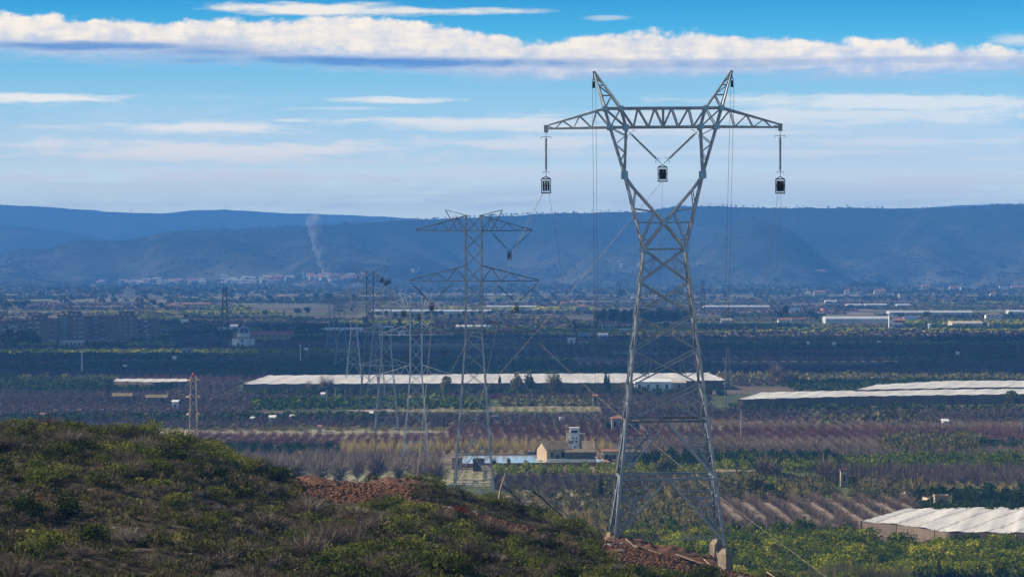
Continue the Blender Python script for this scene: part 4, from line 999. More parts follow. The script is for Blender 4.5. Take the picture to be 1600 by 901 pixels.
# second pylon hardware
def q2(px, py): return P(px, py, 657)
for lab, a, b in [('upper right insulator of the second pylon, inner one of the V', (766, 361), (794.5, 391)), ('upper right insulator of the second pylon, outer one of the V', (831, 361), (797.5, 391)),
                  ('lower left insulator of the second pylon, outer one of the V', (641, 440), (673, 473)), ('lower left insulator of the second pylon, inner one of the V', (708, 441), (676, 473)),
                  ('lower right insulator of the second pylon, inner one of the V', (773, 441), (806, 473)), ('lower right insulator of the second pylon, outer one of the V', (842, 440), (809, 473)),
                  ('lowest right insulator of the second pylon, slanting to the pale rope', (835, 520), (843, 536))]:
    insulator(lab, q2(*a), q2(*b), .22, ring=False)
for lab, a in [('pulley block under the upper right arm of the second pylon', (796, 391)), ('pulley block under the lower left arm of the second pylon', (674.5, 473)), ('pulley block beside the hanging worker on the second pylon', (807.5, 473))]:
    stringing_block(lab, q2(*a), .85, 1.9)
for i, (px, py, Y) in enumerate([(655, 493, 935), (603, 441, 1215), (597, 436, 1220), (608, 438, 1218), (553, 462, 1500), (549, 481, 1500), (631, 487, 935), (605, 555, 1087), (694, 545, 930)]):
    labs = ['small dark pulley under the left arm of the third pylon', 'dark pulley, lowest of three by the right arm of the horned pylon', 'dark pulley, left one of three by the right arm of the horned pylon', 'dark pulley, right one of three by the right arm of the horned pylon',
            'far dark pulley under the upper arm of the small pylon beside the horned one', 'far dark pulley hanging low left of the horned pylon', 'small dark pulley under the far left tip of the third pylon', 'small dark pulley on the lowest arm of the pylon behind the reeds', 'small dark pulley low on the right side of the third pylon']
    p = P(px, py-3, Y); stringing_block(labs[i], p, 1.3, 2.2)
cable('rope', 'thin rope on which the worker hangs below the lower right arm of the second pylon', (q2(799.5, 440), q2(799.8, 479)), .07, M['rope'], cat='rope')
# power line on the left
for i, (a, b, s) in enumerate([((355, 458), (478, 506), 1), ((355, 466), (470, 508), 2), ((356, 474), (455, 509), 3), ((355, 462), (540, 505), 4)]):
    lab = ['uppermost', 'second', 'third', 'longest'][i]
    cable('power_cable', '%s sagging cable running right from the brown mast past the domed chapel' % lab, (P(*a, 2240), P(*b, 2300+200*i)), .2, M['rope'], 7+2.4*i)
for i, (a, b) in enumerate([((150, 476), (104, 464)), ((300, 505), (222, 463)), ((345, 507), (225, 468)), ((276, 520), (150, 470)), ((60, 500), (10, 464))]):
    cable('power_cable', 'faint pale cable above the apartment roofs, number %s from the left' % ['two', 'four', 'five', 'three', 'one'][i], (P(*a, 2600), P(*b, 3290)), .2, M['rope'], 4)

# ---------------------------------------------------------------- buildings
def at(px, py, z=0.0): return G(px, py, z) if z or py > 449 else surf(px, py)
def windows(T, W, xs, z0, z1, y, wd, mat_frame, n_rows=1, dz=0, sill=True):
    for r in range(n_rows):
        for x in xs:
            a, b = z0+dz*r, z1+dz*r; m = MB(); m.box(x-wd/2-.1, x+wd/2+.1, y-.10, y+.02, b, b+.12); m.box(x-wd/2-.1, x-wd/2, y-.10, y+.02, a, b); m.box(x+wd/2, x+wd/2+.1, y-.10, y+.02, a, b); m.box(x-wd/2-.15, x+wd/2+.15, y-.14, y+.02, a-.12, a)
            f = m.build('window', mat_frame, T); g = MB(); g.box(x-wd/2, x+wd/2, y-.04, y+.015, a, b); g.build('pane', M['window'], f)
def house(name, label, cat, px0, px1, pb, h_px, wall, roof, kind='gable', depth=None, group=None, nwin=2, door=True, z=0.0, rz=0.0, roof_h=None, two=False):
    lift = 0 if (z or group or pb < 449) else (1.0 if pb > 640 else 2.3); X0, Y, zg = at((px0+px1)/2, pb, z or lift); zg = 0.0 if lift else zg; k = ppm(Y); X0, X1 = (px0-800)/k, (px1-800)/k; W = X1-X0; H = h_px/k+lift; D = depth or min(W*.8, 12)
    T = empty(name, ((X0+X1)/2, Y+D/2, zg), label, cat, group, rz); w = W/2; d = D/2; rh = roof_h or (H*.3 if kind != 'flat' else 0); hw = H-rh
    m = MB()
    if kind == 'gable':     # ridge along x, gable ends left and right
        m.add([(-w,-d,0),(w,-d,0),(w,d,0),(-w,d,0),(-w,-d,hw),(w,-d,hw),(w,d,hw),(-w,d,hw),(-w,0,hw+rh),(w,0,hw+rh)],
              [(0,3,2,1),(0,1,5,4),(2,3,7,6),(1,2,6,9,5),(3,0,4,8,7)]); m.build('wall', wall, T)
        m = MB(); o = .45; t = .22; sl = rh/d
        for s in (-1, 1): m.add([(-w-o,s*(d+o),hw-o*sl+.05),(w+o,s*(d+o),hw-o*sl+.05),(w+o,0,hw+rh+.05),(-w-o,0,hw+rh+.05),(-w-o,s*(d+o),hw-o*sl+.05+t),(w+o,s*(d+o),hw-o*sl+.05+t),(w+o,0,hw+rh+.05+t),(-w-o,0,hw+rh+.05+t)], [(0,1,2,3),(4,5,6,7),(0,1,5,4),(1,2,6,5),(0,3,7,4)])
        m.build('roof', roof, T)
    elif kind == 'hip':
        m.box(-w, w, -d, d, 0, hw); m.build('wall', wall, T); m = MB(); o = .5; q = max(w-d, w*.12)
        m.add([(-w-o,-d-o,hw),(w+o,-d-o,hw),(w+o,d+o,hw),(-w-o,d+o,hw),(-q,0,hw+rh),(q,0,hw+rh)], [(0,1,5,4),(1,2,5),(2,3,4,5),(3,0,4),(0,3,2,1)]); m.build('roof', roof, T)
    elif kind == 'shed':
        m.add([(-w,-d,0),(w,-d,0),(w,d,0),(-w,d,0),(-w,-d,hw),(w,-d,hw),(w,d,hw+rh),(-w,d,hw+rh)], [(0,3,2,1),(0,1,5,4),(2,3,7,6),(1,2,6,5),(3,0,4,7)]); m.build('wall', wall, T)
        m = MB(); m.add([(-w-.3,-d-.3,hw+.02),(w+.3,-d-.3,hw+.02),(w+.3,d+.3,hw+rh+.06),(-w-.3,d+.3,hw+rh+.06),(-w-.3,-d-.3,hw+.2),(w+.3,-d-.3,hw+.2),(w+.3,d+.3,hw+rh+.24),(-w-.3,d+.3,hw+rh+.24)], [(0,3,2,1),(4,5,6,7),(0,1,5,4),(1,2,6,5),(2,3,7,6),(3,0,4,7)]); m.build('roof', roof, T)
    elif kind == 'vault':
        m.box(-w, w, -d, d, 0, hw); m.build('wall', wall, T); m = MB(); n = 10
        vs = [(x, -d*math.cos(math.pi*i/n), hw+rh*math.sin(math.pi*i/n)) for x in (-w, w) for i in range(n+1)]
        m.add(vs, [(i, i+1, n+2+i, n+1+i) for i in range(n)]+[tuple(range(n+1)), tuple(range(n+1, 2*n+2))]); m.build('roof', roof, T, smooth=False)
    else:
        m.box(-w, w, -d, d, 0, H); m.build('wall', wall, T); m = MB()
        for b in ((-w-.12, w+.12, -d-.12, -d+.2), (-w-.12, w+.12, d-.2, d+.12), (-w-.12, -w+.2, -d+.2, d-.2), (w-.2, w+.12, -d+.2, d-.2)): m.box(*b, H+.003, H+.45)
        m.build('roof', roof, T)
        hw = H
    if nwin:
        fl = 2 if two or hw > 5.5 else 1; fh = hw/fl; xs = [-w+W*(i+.5)/nwin for i in range(nwin)]
        windows(T, W, xs if not door else [x for x in xs if abs(x) > .9 or nwin == 1][:nwin], fh*.38, fh*.78, -d, min(1.2, W/nwin*.45), wall, 1)
        if fl == 2: windows(T, W, xs, fh*1.38, fh*1.78, -d, min(1.2, W/nwin*.45), wall, 1)
    if door and W > 3:
        m = MB(); dx = 0 if nwin % 2 == 0 else W*.25; m.box(dx-.6, dx+.6, -d-.06, -d+.02, 0, min(2.2, hw*.7)); m.build('door', M['bark'], T)
    return T

# farmstead in the middle distance
FX, FY, _ = at(862, 715)
house('barn', 'stone barn with a sunlit orange gable end and mossy roof beside the water basin', 'barn', 845, 882, 716, 26, M['ochre'], M['oldtile'], 'gable', 7, nwin=2, roof_h=2.2, rz=R(24))
T = empty('farm_tower', at(897.5, 712), 'narrow white farm tower with small dark openings rising above the barn', 'tower'); k = ppm(974)
m = MB(); m.box(-1.45, 1.45, -1.4, 1.4, 0, 8.5); m.build('wall', M['white'], T); m = MB(); m.box(-1.6, 1.6, -1.55, 1.55, 8.503, 8.75); m.build('roof', M['white'], T)
windows(T, 3, [0], 7.1, 7.9, -1.4, 2.0, M['white']); windows(T, 3, [-.6, .6], 5.3, 5.8, -1.4, .5, M['white']); windows(T, 3, [-.6, .6], 4.3, 4.8, -1.4, .5, M['white']); windows(T, 3, [0], 2.6, 3.1, -1.4, .5, M['white'])
m = MB(); m.box(-2.5, -1.46, -.6, 2.2, 0, 7.4); m.build('side_wing', M['cream'], T); m = MB(); m.box(-2.9, -1.3, -.9, 2.5, 7.403, 7.6); m.build('wing_roof', M['tile'], T)
m = MB(); m.box(1.46, 3.0, -.2, 2.6, 0, 6.6); m.build('side_wing', M['ochre'], T); m = MB(); m.box(1.3, 3.3, -.4, 2.9, 6.603, 6.85); m.build('wing_roof', M['cream'], T)
T = empty('water_tank', at(886.5, 714), 'round white tank with a dark conical lid between the barn and the farm tower', 'tank')
m = MB(); m.cyl((0,0,0), 1.55, 4.2, 20); m.build('tank_wall', M['white'], T); m = MB(); m.cyl((0,0,4.2), 1.75, .2, 20); m.cyl((0,0,4.4), 1.7, .9, 20, .5); m.build('lid', M['oldtile'], T)
house('farm_shed', 'long low dark walled shed joined below the white farm tower', 'shed', 884, 930, 717, 13, M['darkwall'], M['oldtile'], 'shed', 6, nwin=3, roof_h=.5)
house('farm_shed', 'lean-to with a sloping brown roof right of the white farm tower', 'shed', 911, 929, 713, 22, M['ochre'], M['oldtile'], 'shed', 5, nwin=0, roof_h=2.0, door=False)
T = empty('chimney_stack', at(930, 716), 'rust red chimney stack at the right end of the farmstead', 'chimney'); m = MB(); m.bar((0,0,0), (-.1,0,5.4), .95, .75, 8); m.build('stack', M['redpaint'] if 0 else M['tile'], T); m = MB(); m.bar((-.1,0,5.4), (-.1,0,5.75), 1.0, 1.0, 8); m.build('cap', M['darkwall'], T)
house('outbuilding', 'small pink brown outbuilding with a pale flat roof edge left of the pylon legs', 'shed', 941, 966, 717, 13, M['cream'], M['tile'], 'shed', 5, nwin=2, roof_h=.4)
house('outbuilding', 'low cream outbuilding seen between the legs of the nearest pylon', 'shed', 976, 1002, 717, 11, M['cream'], M['oldtile'], 'shed', 5, nwin=2, roof_h=.4)
house('farm_house', 'two storey grey farmhouse with a flat tiled roof behind the left pylon leg', 'house', 956, 976, 671, 22, M['greycon'], M['tile'], 'hip', 6, nwin=2, roof_h=1.0)
house('farm_house', 'wide roofed farmhouse just right of the grey two storey one, behind the pylon leg', 'house', 978, 1000, 670, 17, M['greycon'], M['tile'], 'hip', 6, nwin=2, roof_h=1.2)
T = empty('water_tank', at(878.5, 659), 'small grey cylindrical cistern alone in the purple field above the farmstead', 'tank'); m = MB(); m.cyl((0,0,0), 1.15, 1.9, 18); m.build('tank_wall', M['white'], T); m = MB(); m.cyl((0,0,1.9), 1.25, .12, 18); m.build('lid', M['greycon'], T)
# basin
def basin():
    c = [G(712, 731), G(955, 728), G(925, 716), G(722, 716)]; T = empty('water_basin', (0,0,0), 'shallow pale irrigation basin with a reddish rim beside the stone barn', 'basin')
    h = 1.3; cen = Vector((sum(p[0] for p in c)/4, sum(p[1] for p in c)/4, 0)); m = MB()
    inn = [tuple(cen+(Vector(p)-cen)*.985) for p in c]
    for i in range(4):
        a, b, d_, e = c[i], c[(i+1) % 4], inn[(i+1) % 4], inn[i]
        m.add([(a[0],a[1],0),(b[0],b[1],0),(b[0],b[1],h),(a[0],a[1],h),(e[0],e[1],h),(d_[0],d_[1],h),(e[0],e[1],.3),(d_[0],d_[1],.3)], [(0,1,2,3),(3,2,5,4),(4,5,7,6)])
    m.build('basin_wall', M['tile'], T); m = MB(); m.add([(p[0], p[1], h-.25) for p in inn], [(0,1,2,3)]); m.build('water', M['water'], T)
M['water'] = pmat('pale_basin_water', (.42,.50,.50), .08, 0, (.36,.45,.46), .05, .6)
basin()
house('pump_house', 'small stone hut at the left end of the water basin', 'shed', 706, 722, 728, 15, M['ochre'], M['oldtile'], 'shed', 4, nwin=1, roof_h=.6)
house('pump_house', 'dark low hut in front of the water basin, behind the second pylon', 'shed', 739, 757, 731, 12, M['darkwall'], M['oldtile'], 'flat', 4, nwin=1, door=False)
house('pump_house', 'small cream hut with a peaked top by the lemon trees, behind the second pylon', 'shed', 755, 761, 743, 15, M['cream'], M['oldtile'], 'gable', 3, nwin=0)
T = empty('tractor', at(833, 713), 'blue machine parked left of the stone barn', 'tractor'); m = MB(); m.box(-1.6, .6, -.8, .8, .7, 1.5); m.box(-1.9, -1.6, -.5, .5, .8, 1.3); m.build('hood', M['blue_metal'], T)
m = MB(); m.box(.5, 1.7, -.75, .75, 1.0, 2.6); m.build('cab', M['blue_metal'], T)
for x, r in ((-1.2, .45), (1.2, .8)):
    for s in (-1, 1): m = MB(); m.bar((x, s*.7, r), (x, s*1.05, r), 2*r, 2*r, 16); m.build('wheel', M['dark'], T)
# lone small structures at right
house('kiosk', 'small cream brick tower hut standing alone in the orchards at right', 'hut', 1313.5, 1323.5, 754, 18, M['cream'], M['tile'], 'flat', 1.8, nwin=1, door=False)
house('pump_house', 'ruined pale pump shed just right of the small cream tower hut', 'hut', 1350, 1369, 757, 8, M['greycon'], M['oldtile'], 'shed', 3, nwin=1)
house('pump_house', 'brown brick water hut behind the big white net at lower right', 'hut', 1461, 1482, 792, 16, M['ochre'], M['ochre'], 'flat', 3, nwin=0, door=False)
T = empty('field_wall', at(1448, 791), 'low brown wall running left from the brick water hut', 'wall'); m = MB(); m.box(-1.9, 1.9, -.2, .2, 0, 1.5); m.build('wall', M['ochre'], T); m = MB(); m.box(-2, 2, -.28, .28, 1.503, 1.62); m.build('coping', M['concrete'], T)
T = empty('field_wall', at(1440, 786), 'pale stepped channel wall leading back from the brick water hut', 'wall'); m = MB(); m.bar((2.2,-2,0.8), (-1.8, 30, .8), .7); m.build('wall', M['cream'], T); m = MB(); m.bar((2.2,-2,1.22), (-1.8, 30, 1.22), .16); m.build('coping', M['concrete'], T)
house('packing_shed', 'white flat roofed shed in front of the long net, inside the pylon legs', 'shed', 992, 1049, 606, 12, M['white'], M['white'], 'shed', 14, nwin=4, roof_h=.8)
house('packing_shed', 'low pale lean-to right of the white shed, inside the pylon legs', 'shed', 1050, 1072, 603, 7, M['greycon'], M['cream'], 'shed', 8, nwin=1, roof_h=.6)
for i, (px, pb, w, h, mt) in enumerate([(273, 633, 9, 7, 'white'), (64, 652, 8, 6, 'greycon'), (425, 656, 9, 6, 'white'), (457, 653, 8, 4, 'white'), (499, 671, 5, 6, 'greycon'), (1478, 661, 9, 5, 'white'), (930, 624, 7, 7, 'greycon'), (580, 648, 6, 4, 'white'), (394, 655, 5, 3, 'white'), (628, 524, 11, 7, 'white'), (893, 535, 12, 7, 'white'), (912, 536, 14, 4, 'cream'), (504, 617, 5, 3, 'white'), (462, 606, 10, 4, 'cream'), (478, 547, 5, 3, 'white'), (1263, 538, 3, 4, 'white'), (1304, 538, 5, 3, 'white'), (1374, 536, 5, 3, 'white'), (1497, 553, 4, 3, 'white'), (1453, 512, 4, 6, 'white'), (1548, 508, 7, 4, 'cream'), (272, 560, 5, 3, 'white'), (195, 573, 6, 2, 'white')]):
    labs = ['white box hut left of the red topped mast', 'grey hut half hidden behind the left hill crest', 'white hut in the purple field left of the distant pylons', 'small white hut between the pale path and the purple orchard', 'tiny grey pump hut under the distant pylons',
            'small white hut in the purple field at far right', 'grey block hut beside the pale path right of the farm rope', 'small white hut on the field path behind the pale pylon', 'tiny white hut nearest the red topped mast on its right', 'white field house between the third pylon and the slim dark one',
            'white field house between the two nearest pylons', 'low cream shed right of the white field house between the pylons', 'tiny white hut by the pole stubs', 'low cream shed in front of the left end of the long net', 'tiny white hut in the shaded strip right of the chapel', 'tiny white hut left of two in the blue shaded field at right',
            'tiny white hut right of two in the blue shaded field at right', 'small white hut in the blue shaded field below the warehouse tower', 'tiny pale hut in the shaded field left of the far right poles', 'white hut between the warehouse and the oval shed', 'cream hut right of the oval shed', 'tiny white hut in the dark field right of the orange machine', 'tiny pale hut low in the dark field at left']
    house('field_hut', labs[i], 'hut', px-w/2, px+w/2, pb, h, M[mt], M['white'] if mt == 'white' else M['tile'], 'shed', 4, nwin=1 if w > 6 else 0, door=False, roof_h=.5)

# the chapel with the blue dome
def chapel():
    k = ppm(at(379, 542)[1]); T = empty('chapel', (at(379, 542)[0], at(379, 542)[1]+7.5, 0), 'white domed chapel with a dark blue tiled dome, alone in the shaded fields', 'chapel')
    m = MB(); m.cyl((0,0,0), 8.0, 5.8, 8); m.build('wall', M['white'], T); m = MB(); m.cyl((0,0,5.8), 8.4, .9, 8, 5.2); m.build('roof', M['tile'], T)
    m = MB(); m.cyl((0,0,6.2), 4.6, 3.2, 8); m.build('drum', M['white'], T)
    m = MB(); m.lathe([(4.4*math.cos(i*math.pi/16), 4.3*math.sin(i*math.pi/16)) for i in range(8)]+[(.3, 4.3)], 24, (0,0,9.4)); m.build('dome', M['dome'], T, smooth=True)
    m = MB()
    for j in range(8):
        a = j*math.pi/4+.2; m.path([((4.45*math.cos(i*math.pi/16))*math.cos(a), (4.45*math.cos(i*math.pi/16))*math.sin(a), 9.4+4.35*math.sin(i*math.pi/16)) for i in range(9)], .28)
    m.build('dome_rib', M['white'], T); m = MB(); m.cyl((0,0,13.6), .5, 1.2, 8); m.bar((0,0,14.8), (0,0,16.4), .16); m.bar((-.5,0,15.7), (.5,0,15.7), .16); m.build('lantern', M['white'], T)
    for x, y in ((-.2, -7.45), (4.6, -5.6)):
        for z in (.9, 3.4): m = MB(); m.box(x-.55, x+.55, y-.12, y+.3, z, z+1.2 if z < 2 else z+1.8); m.build('window', M['window'], T)
chapel()
house('convent_wing', 'long red tiled building behind the chapel dome', 'building', 386, 452, 529, 11, M['ochre'], M['tile'], 'gable', 12, nwin=7, two=True)
house('convent_wing', 'short tiled building left behind the chapel with a lit end wall', 'building', 364, 382, 531, 12, M['ochre'], M['tile'], 'gable', 12, nwin=2, two=True)
# apartment blocks
def flats(label, px0, px1, pb, pt, bays, dark, Y=None, tower=None, rows=None):
    X0, Y, _ = at(px0, pb); X1 = at(px1, pb)[0]; k = ppm(Y); W = X1-X0; H = (pb-pt)/k; D = 14; T = empty('apartment_block', ((X0+X1)/2, Y+D/2, 0), label, 'apartment block')
    m = MB(); m.box(-W/2, W/2, -D/2, D/2, 0, H); m.build('wall', M[dark], T); m = MB(); m.box(-W/2-.4, W/2+.4, -D/2-.4, D/2+.4, H+.003, H+.7); m.build('roof', M['brick'], T)
    n = rows or int(H/3.0); fh = H/n
    for b0, b1, kind in bays:
        xa, xb = -W/2+W*b0, -W/2+W*b1
        for r in range(n):
            z = r*fh
            if kind == 'balcony':
                m = MB(); m.box(xa, xb, -D/2-1.5, -D/2-.003, z+.05, z+.2); m.box(xa, xb, -D/2-1.5, -D/2-1.38, z+.2, z+1.15); f = m.build('balcony', M['shutter'] if (r+int(b0*10)) % 2 else M['greycon'], T)
                m = MB(); m.box(xa+.2, xb-.2, -D/2-.04, -D/2+.1, z+.3, z+fh*.82); m.build('window', M['window'], T)
            else:
                m = MB(); m.box(xa, xb, -D/2-.12, -D/2+.1, z+.7, z+fh*.86); f = m.build('window', M['shutter'], T); m = MB(); m.box(xa+.25, xb-.25, -D/2-.15, -D/2-.124, z+.8, z+fh*.5); m.build('pane', M['window'], f)
    for ch in range(max(1, int(W/9))):
        x = -W/2+W*(ch+.6)/max(1, int(W/9)); m = MB(); m.box(x-.6, x+.6, -1, .4, H+.703, H+2.0); m.build('chimney', M['brick'], T)
    if tower:
        a, b, t = tower; xa, xb = at(a, pb)[0]-(X0+X1)/2, at(b, pb)[0]-(X0+X1)/2; ht = (pb-t)/k
        m = MB(); m.box(xa, xb, -D/2-.5, 3, H+.71, ht); q = m.build('stair_tower', M[dark], T); m = MB(); m.box(xa-.3, xb+.3, -D/2-.9, 3.3, ht+.003, ht+.6); m.build('tower_roof', M['brick'], q)
        for j in range(2): x = xa+(xb-xa)*(.3+.4*j); m = MB(); m.box(x-1, x+1, -D/2-.6, -D/2-.4, H+1.3, ht-.8); m.build('tower_window', M['shutter'], q)
flats('low far left apartment block, cut by the picture edge behind dark pines', -12, 38, 532, 507, [(.1,.25,'w'), (.35,.5,'balcony'), (.6,.72,'w'), (.8,.95,'balcony')], 'greycon')
flats('brown apartment block with a square stair tower, second from the left', 38, 89, 532, 501, [(.12,.26,'w'), (.34,.46,'w'), (.78,.9,'balcony')], 'brick', tower=(49, 72, 494))
flats('narrow pale grey apartment block between the two dark ones', 90, 106, 531, 494, [(.3,.45,'w'), (.62,.78,'w')], 'greycon')
flats('tallest dark apartment block with a blank tower on its left end', 106, 136, 531, 495, [(.28,.42,'w'), (.56,.80,'w')], 'brick', tower=(106, 124, 487.5))
flats('middle apartment block with stacked pale balconies', 136, 166, 530, 495, [(.08,.24,'balcony'), (.34,.54,'w'), (.7,.94,'balcony')], 'brick')
flats('brown windowless looking apartment block with a stair tower near the right end', 166, 211, 527, 495, [(.45,.52,'w'), (.62,.7,'w'), (.84,.9,'w')], 'brick', tower=(186, 208, 487.5))
flats('lower right hand apartment block with pale balconies and a blank end wall', 211, 247, 523, 499.5, [(.06,.26,'balcony'), (.38,.56,'w'), (.5,.66,'balcony')], 'brick')
house('school_building', 'long low cream building in front of the apartment blocks', 'building', 94, 134, 538, 5, M['cream'], M['white'], 'flat', 10, nwin=6, door=False)
house('field_hut', 'small orange tiled hut below the long cream building', 'hut', 74, 82, 545, 5, M['cream'], M['tile'], 'hip', 6, nwin=1, door=False)

# white shade nets and greenhouse tunnels
def net_tent(label, front, back, z, side='netside', name='shade_net', mat='net', posts=True, cat='shade net', drop=None, nx=80, ny=10):
    """a net roof stretched over posts between a front and a back outline, with a side net hanging in front"""
    T = empty(name, G(*front[0], 0), label, cat); O = Vector(T.location)
    g = np.random.default_rng(int(front[0][0])); u = np.linspace(0, 1, nx); fx = np.array([f[0] for f in front]); bx = np.array([b[0] for b in back])
    px_f = fx[0]+(fx[-1]-fx[0])*u; py_f = np.interp(px_f, fx, [f[1] for f in front]); px_b = bx[0]+(bx[-1]-bx[0])*u; py_b = np.interp(px_b, bx, [b[1] for b in back])
    A = np.array([G(a, b, z) for a, b in zip(px_f, py_f)]); B = np.array([G(a, b, z) for a, b in zip(px_b, py_b)]); v = np.linspace(0, 1, ny)[:, None, None]
    S = A[None]*(1-v)+B[None]*v; W = abs(A[-1, 0]-A[0, 0]); n = max(6, int(W/9)); wav = .22*np.abs(np.sin(u*math.pi*n))[None]*np.ones((ny, 1))
    wav = wav*(.6+.8*g.random((1, nx)))+.22*np.abs(np.sin(np.linspace(0, 1, ny)*math.pi*max(3, ny/2.2)))[:, None]
    S[..., 2] += -wav+g.normal(0, .03, (ny, nx)); S = S-np.array(O); i = np.arange(ny-1)[:, None]*nx+np.arange(nx-1)[None]
    mesh_np('net_roof', S.reshape(-1, 3), np.stack([i, i+1, i+nx+1, i+nx], -1).reshape(-1, 4), None, M[mat], T)
    fr = A-np.array(O)-[0, .15, .25]; lo = fr.copy(); lo[:, 2] = -O.z; lo[:, 2] = 0.0; nn = len(fr); V = np.concatenate([fr, lo]); F = [(j, j+1, nn+j+1, nn+j) for j in range(nn-1)]
    V = V if drop is None else np.concatenate([fr, fr-[0, 0, drop]]); mesh_np('side_net', V, F, None, M[side], T)
    bk = S[-1]-[0, -.1, .1]; lo = bk.copy(); lo[:, 2] = 0; mesh_np('side_net', np.concatenate([bk, lo]), F, None, M[side], T)
    for e in (0, -1): c = S[:, e]; lo = c.copy(); lo[:, 2] = 0; m_ = len(c); mesh_np('side_net', np.concatenate([c-[0,0,.05], lo]), [(j, j+1, m_+j+1, m_+j) for j in range(m_-1)], None, M[side if drop is None or e else mat], T)
    if posts:
        for j in np.linspace(0, nx-1, min(n, 24)).astype(int):
            p = S[0, j]; MB().bar((p[0], p[1]-.3, 0), (p[0], p[1]-.3, z+.05), .16, .12).build('post', M['bark'], T)
    return T
net_tent('wide cream white shade net roof at the lower right corner, sagging between its posts', [(1345,813),(1400,817),(1480,829),(1640,831)], [(1418,792),(1500,790),(1640,790)], 2.9, 'netside', nx=60, ny=16)
net_tent('very long white shade net stretched across the plain behind the pylons', [(380,599),(700,598),(965,597),(1135,593)], [(422,585),(700,583),(965,582),(1105,581)], 4.5, nx=200, ny=8)
net_tent('nearer of the two right hand shade nets, running out of the picture', [(1153,623),(1340,618),(1640,614)], [(1190,612),(1340,609),(1640,606)], 4.2, nx=110, ny=6)
net_tent('farther right hand shade net behind the nearer one, with a dark front edge', [(1335,608),(1490,605),(1640,603)], [(1370,600),(1480,594),(1640,593.5)], 4.8, nx=80, ny=6)
net_tent('thin pale net strip left of the red topped mast', [(177,595),(240,596),(292,595)], [(182,591),(240,591),(292,591)], 3.2, nx=50, ny=4)
for i, (a, b, yb, h, w, lab) in enumerate([(1290, 1393, 502, 9.5, 'film', 'long white arched greenhouse left of the red roofed warehouse'), (1100, 1203, 480, 3.6, 'film', 'thin white greenhouse strip right of the big pylon'), (1390, 1520, 489, 4.0, 'film', 'thin white greenhouse strip behind the oval shed'),
        (1578, 1625, 488, 4, 'film', 'short white greenhouse at the right picture edge'), (580, 768, 487.5, 4.6, 'film', 'long white greenhouse strip seen through the third pylon'), (760, 838, 480, 3.4, 'film', 'short white greenhouse strip right of the second pylon shaft'),
        (506, 566, 516, 5, 'film', 'row of sunlit white greenhouse ends left of the horned pylon'), (590, 614, 513, 4.5, 'film', 'short sunlit white greenhouse right of the horned pylon'), (712, 766, 511, 4, 'film', 'sunlit greenhouse row behind the second pylon shaft'),
        (1324, 1347, 477, 3, 'film', 'small white greenhouse, left of three short ones on the far right plain'), (1352, 1386, 477, 3.2, 'film', 'small white greenhouse, middle of three short ones on the far right plain'), (1402, 1422, 477, 2.8, 'film', 'small white greenhouse, right of three short ones on the far right plain'),
        (784, 800, 461, 2.4, 'film', 'tiny white greenhouse beyond the second pylon'), (761, 772, 461, 2.4, 'film', 'tiny white greenhouse left beyond the second pylon'), (1488, 1536, 507.5, 7, 'cream', 'cream oval roofed shed with an open dark front, right of the warehouse'),
        (560, 600, 463, 3, 'film', 'hazy white roof right of the smoke'), (1290, 1308, 471, 2.6, 'film', 'small pale greenhouse among hedges on the far right plain')]):
    house('greenhouse', lab, 'greenhouse', a, b, yb, h*.8, M[w], M[w], 'vault', 30 if h > 3.5 else 22, nwin=0, door=False)
T = house('warehouse', 'red fronted warehouse with a white end tower beside the long arched greenhouse', 'warehouse', 1396, 1413, 506, 9, M['redpaint'], M['tile'], 'gable', 20, nwin=2)
house('warehouse_tower', 'square white tower standing left of the red warehouse', 'tower', 1389, 1395.5, 510, 17, M['white'], M['white'], 'flat', 5, nwin=1, door=False)
house('warehouse', 'low blue grey shed with dark doors right of the white tower', 'warehouse', 1397, 1412, 510, 5, M['blue_metal'], M['greycon'], 'shed', 8, nwin=2)
house('warehouse', 'pale blue roofed sheds right of the red warehouse', 'warehouse', 1413, 1434, 500, 6, M['white'], M['blue_metal'], 'gable', 14, nwin=3)
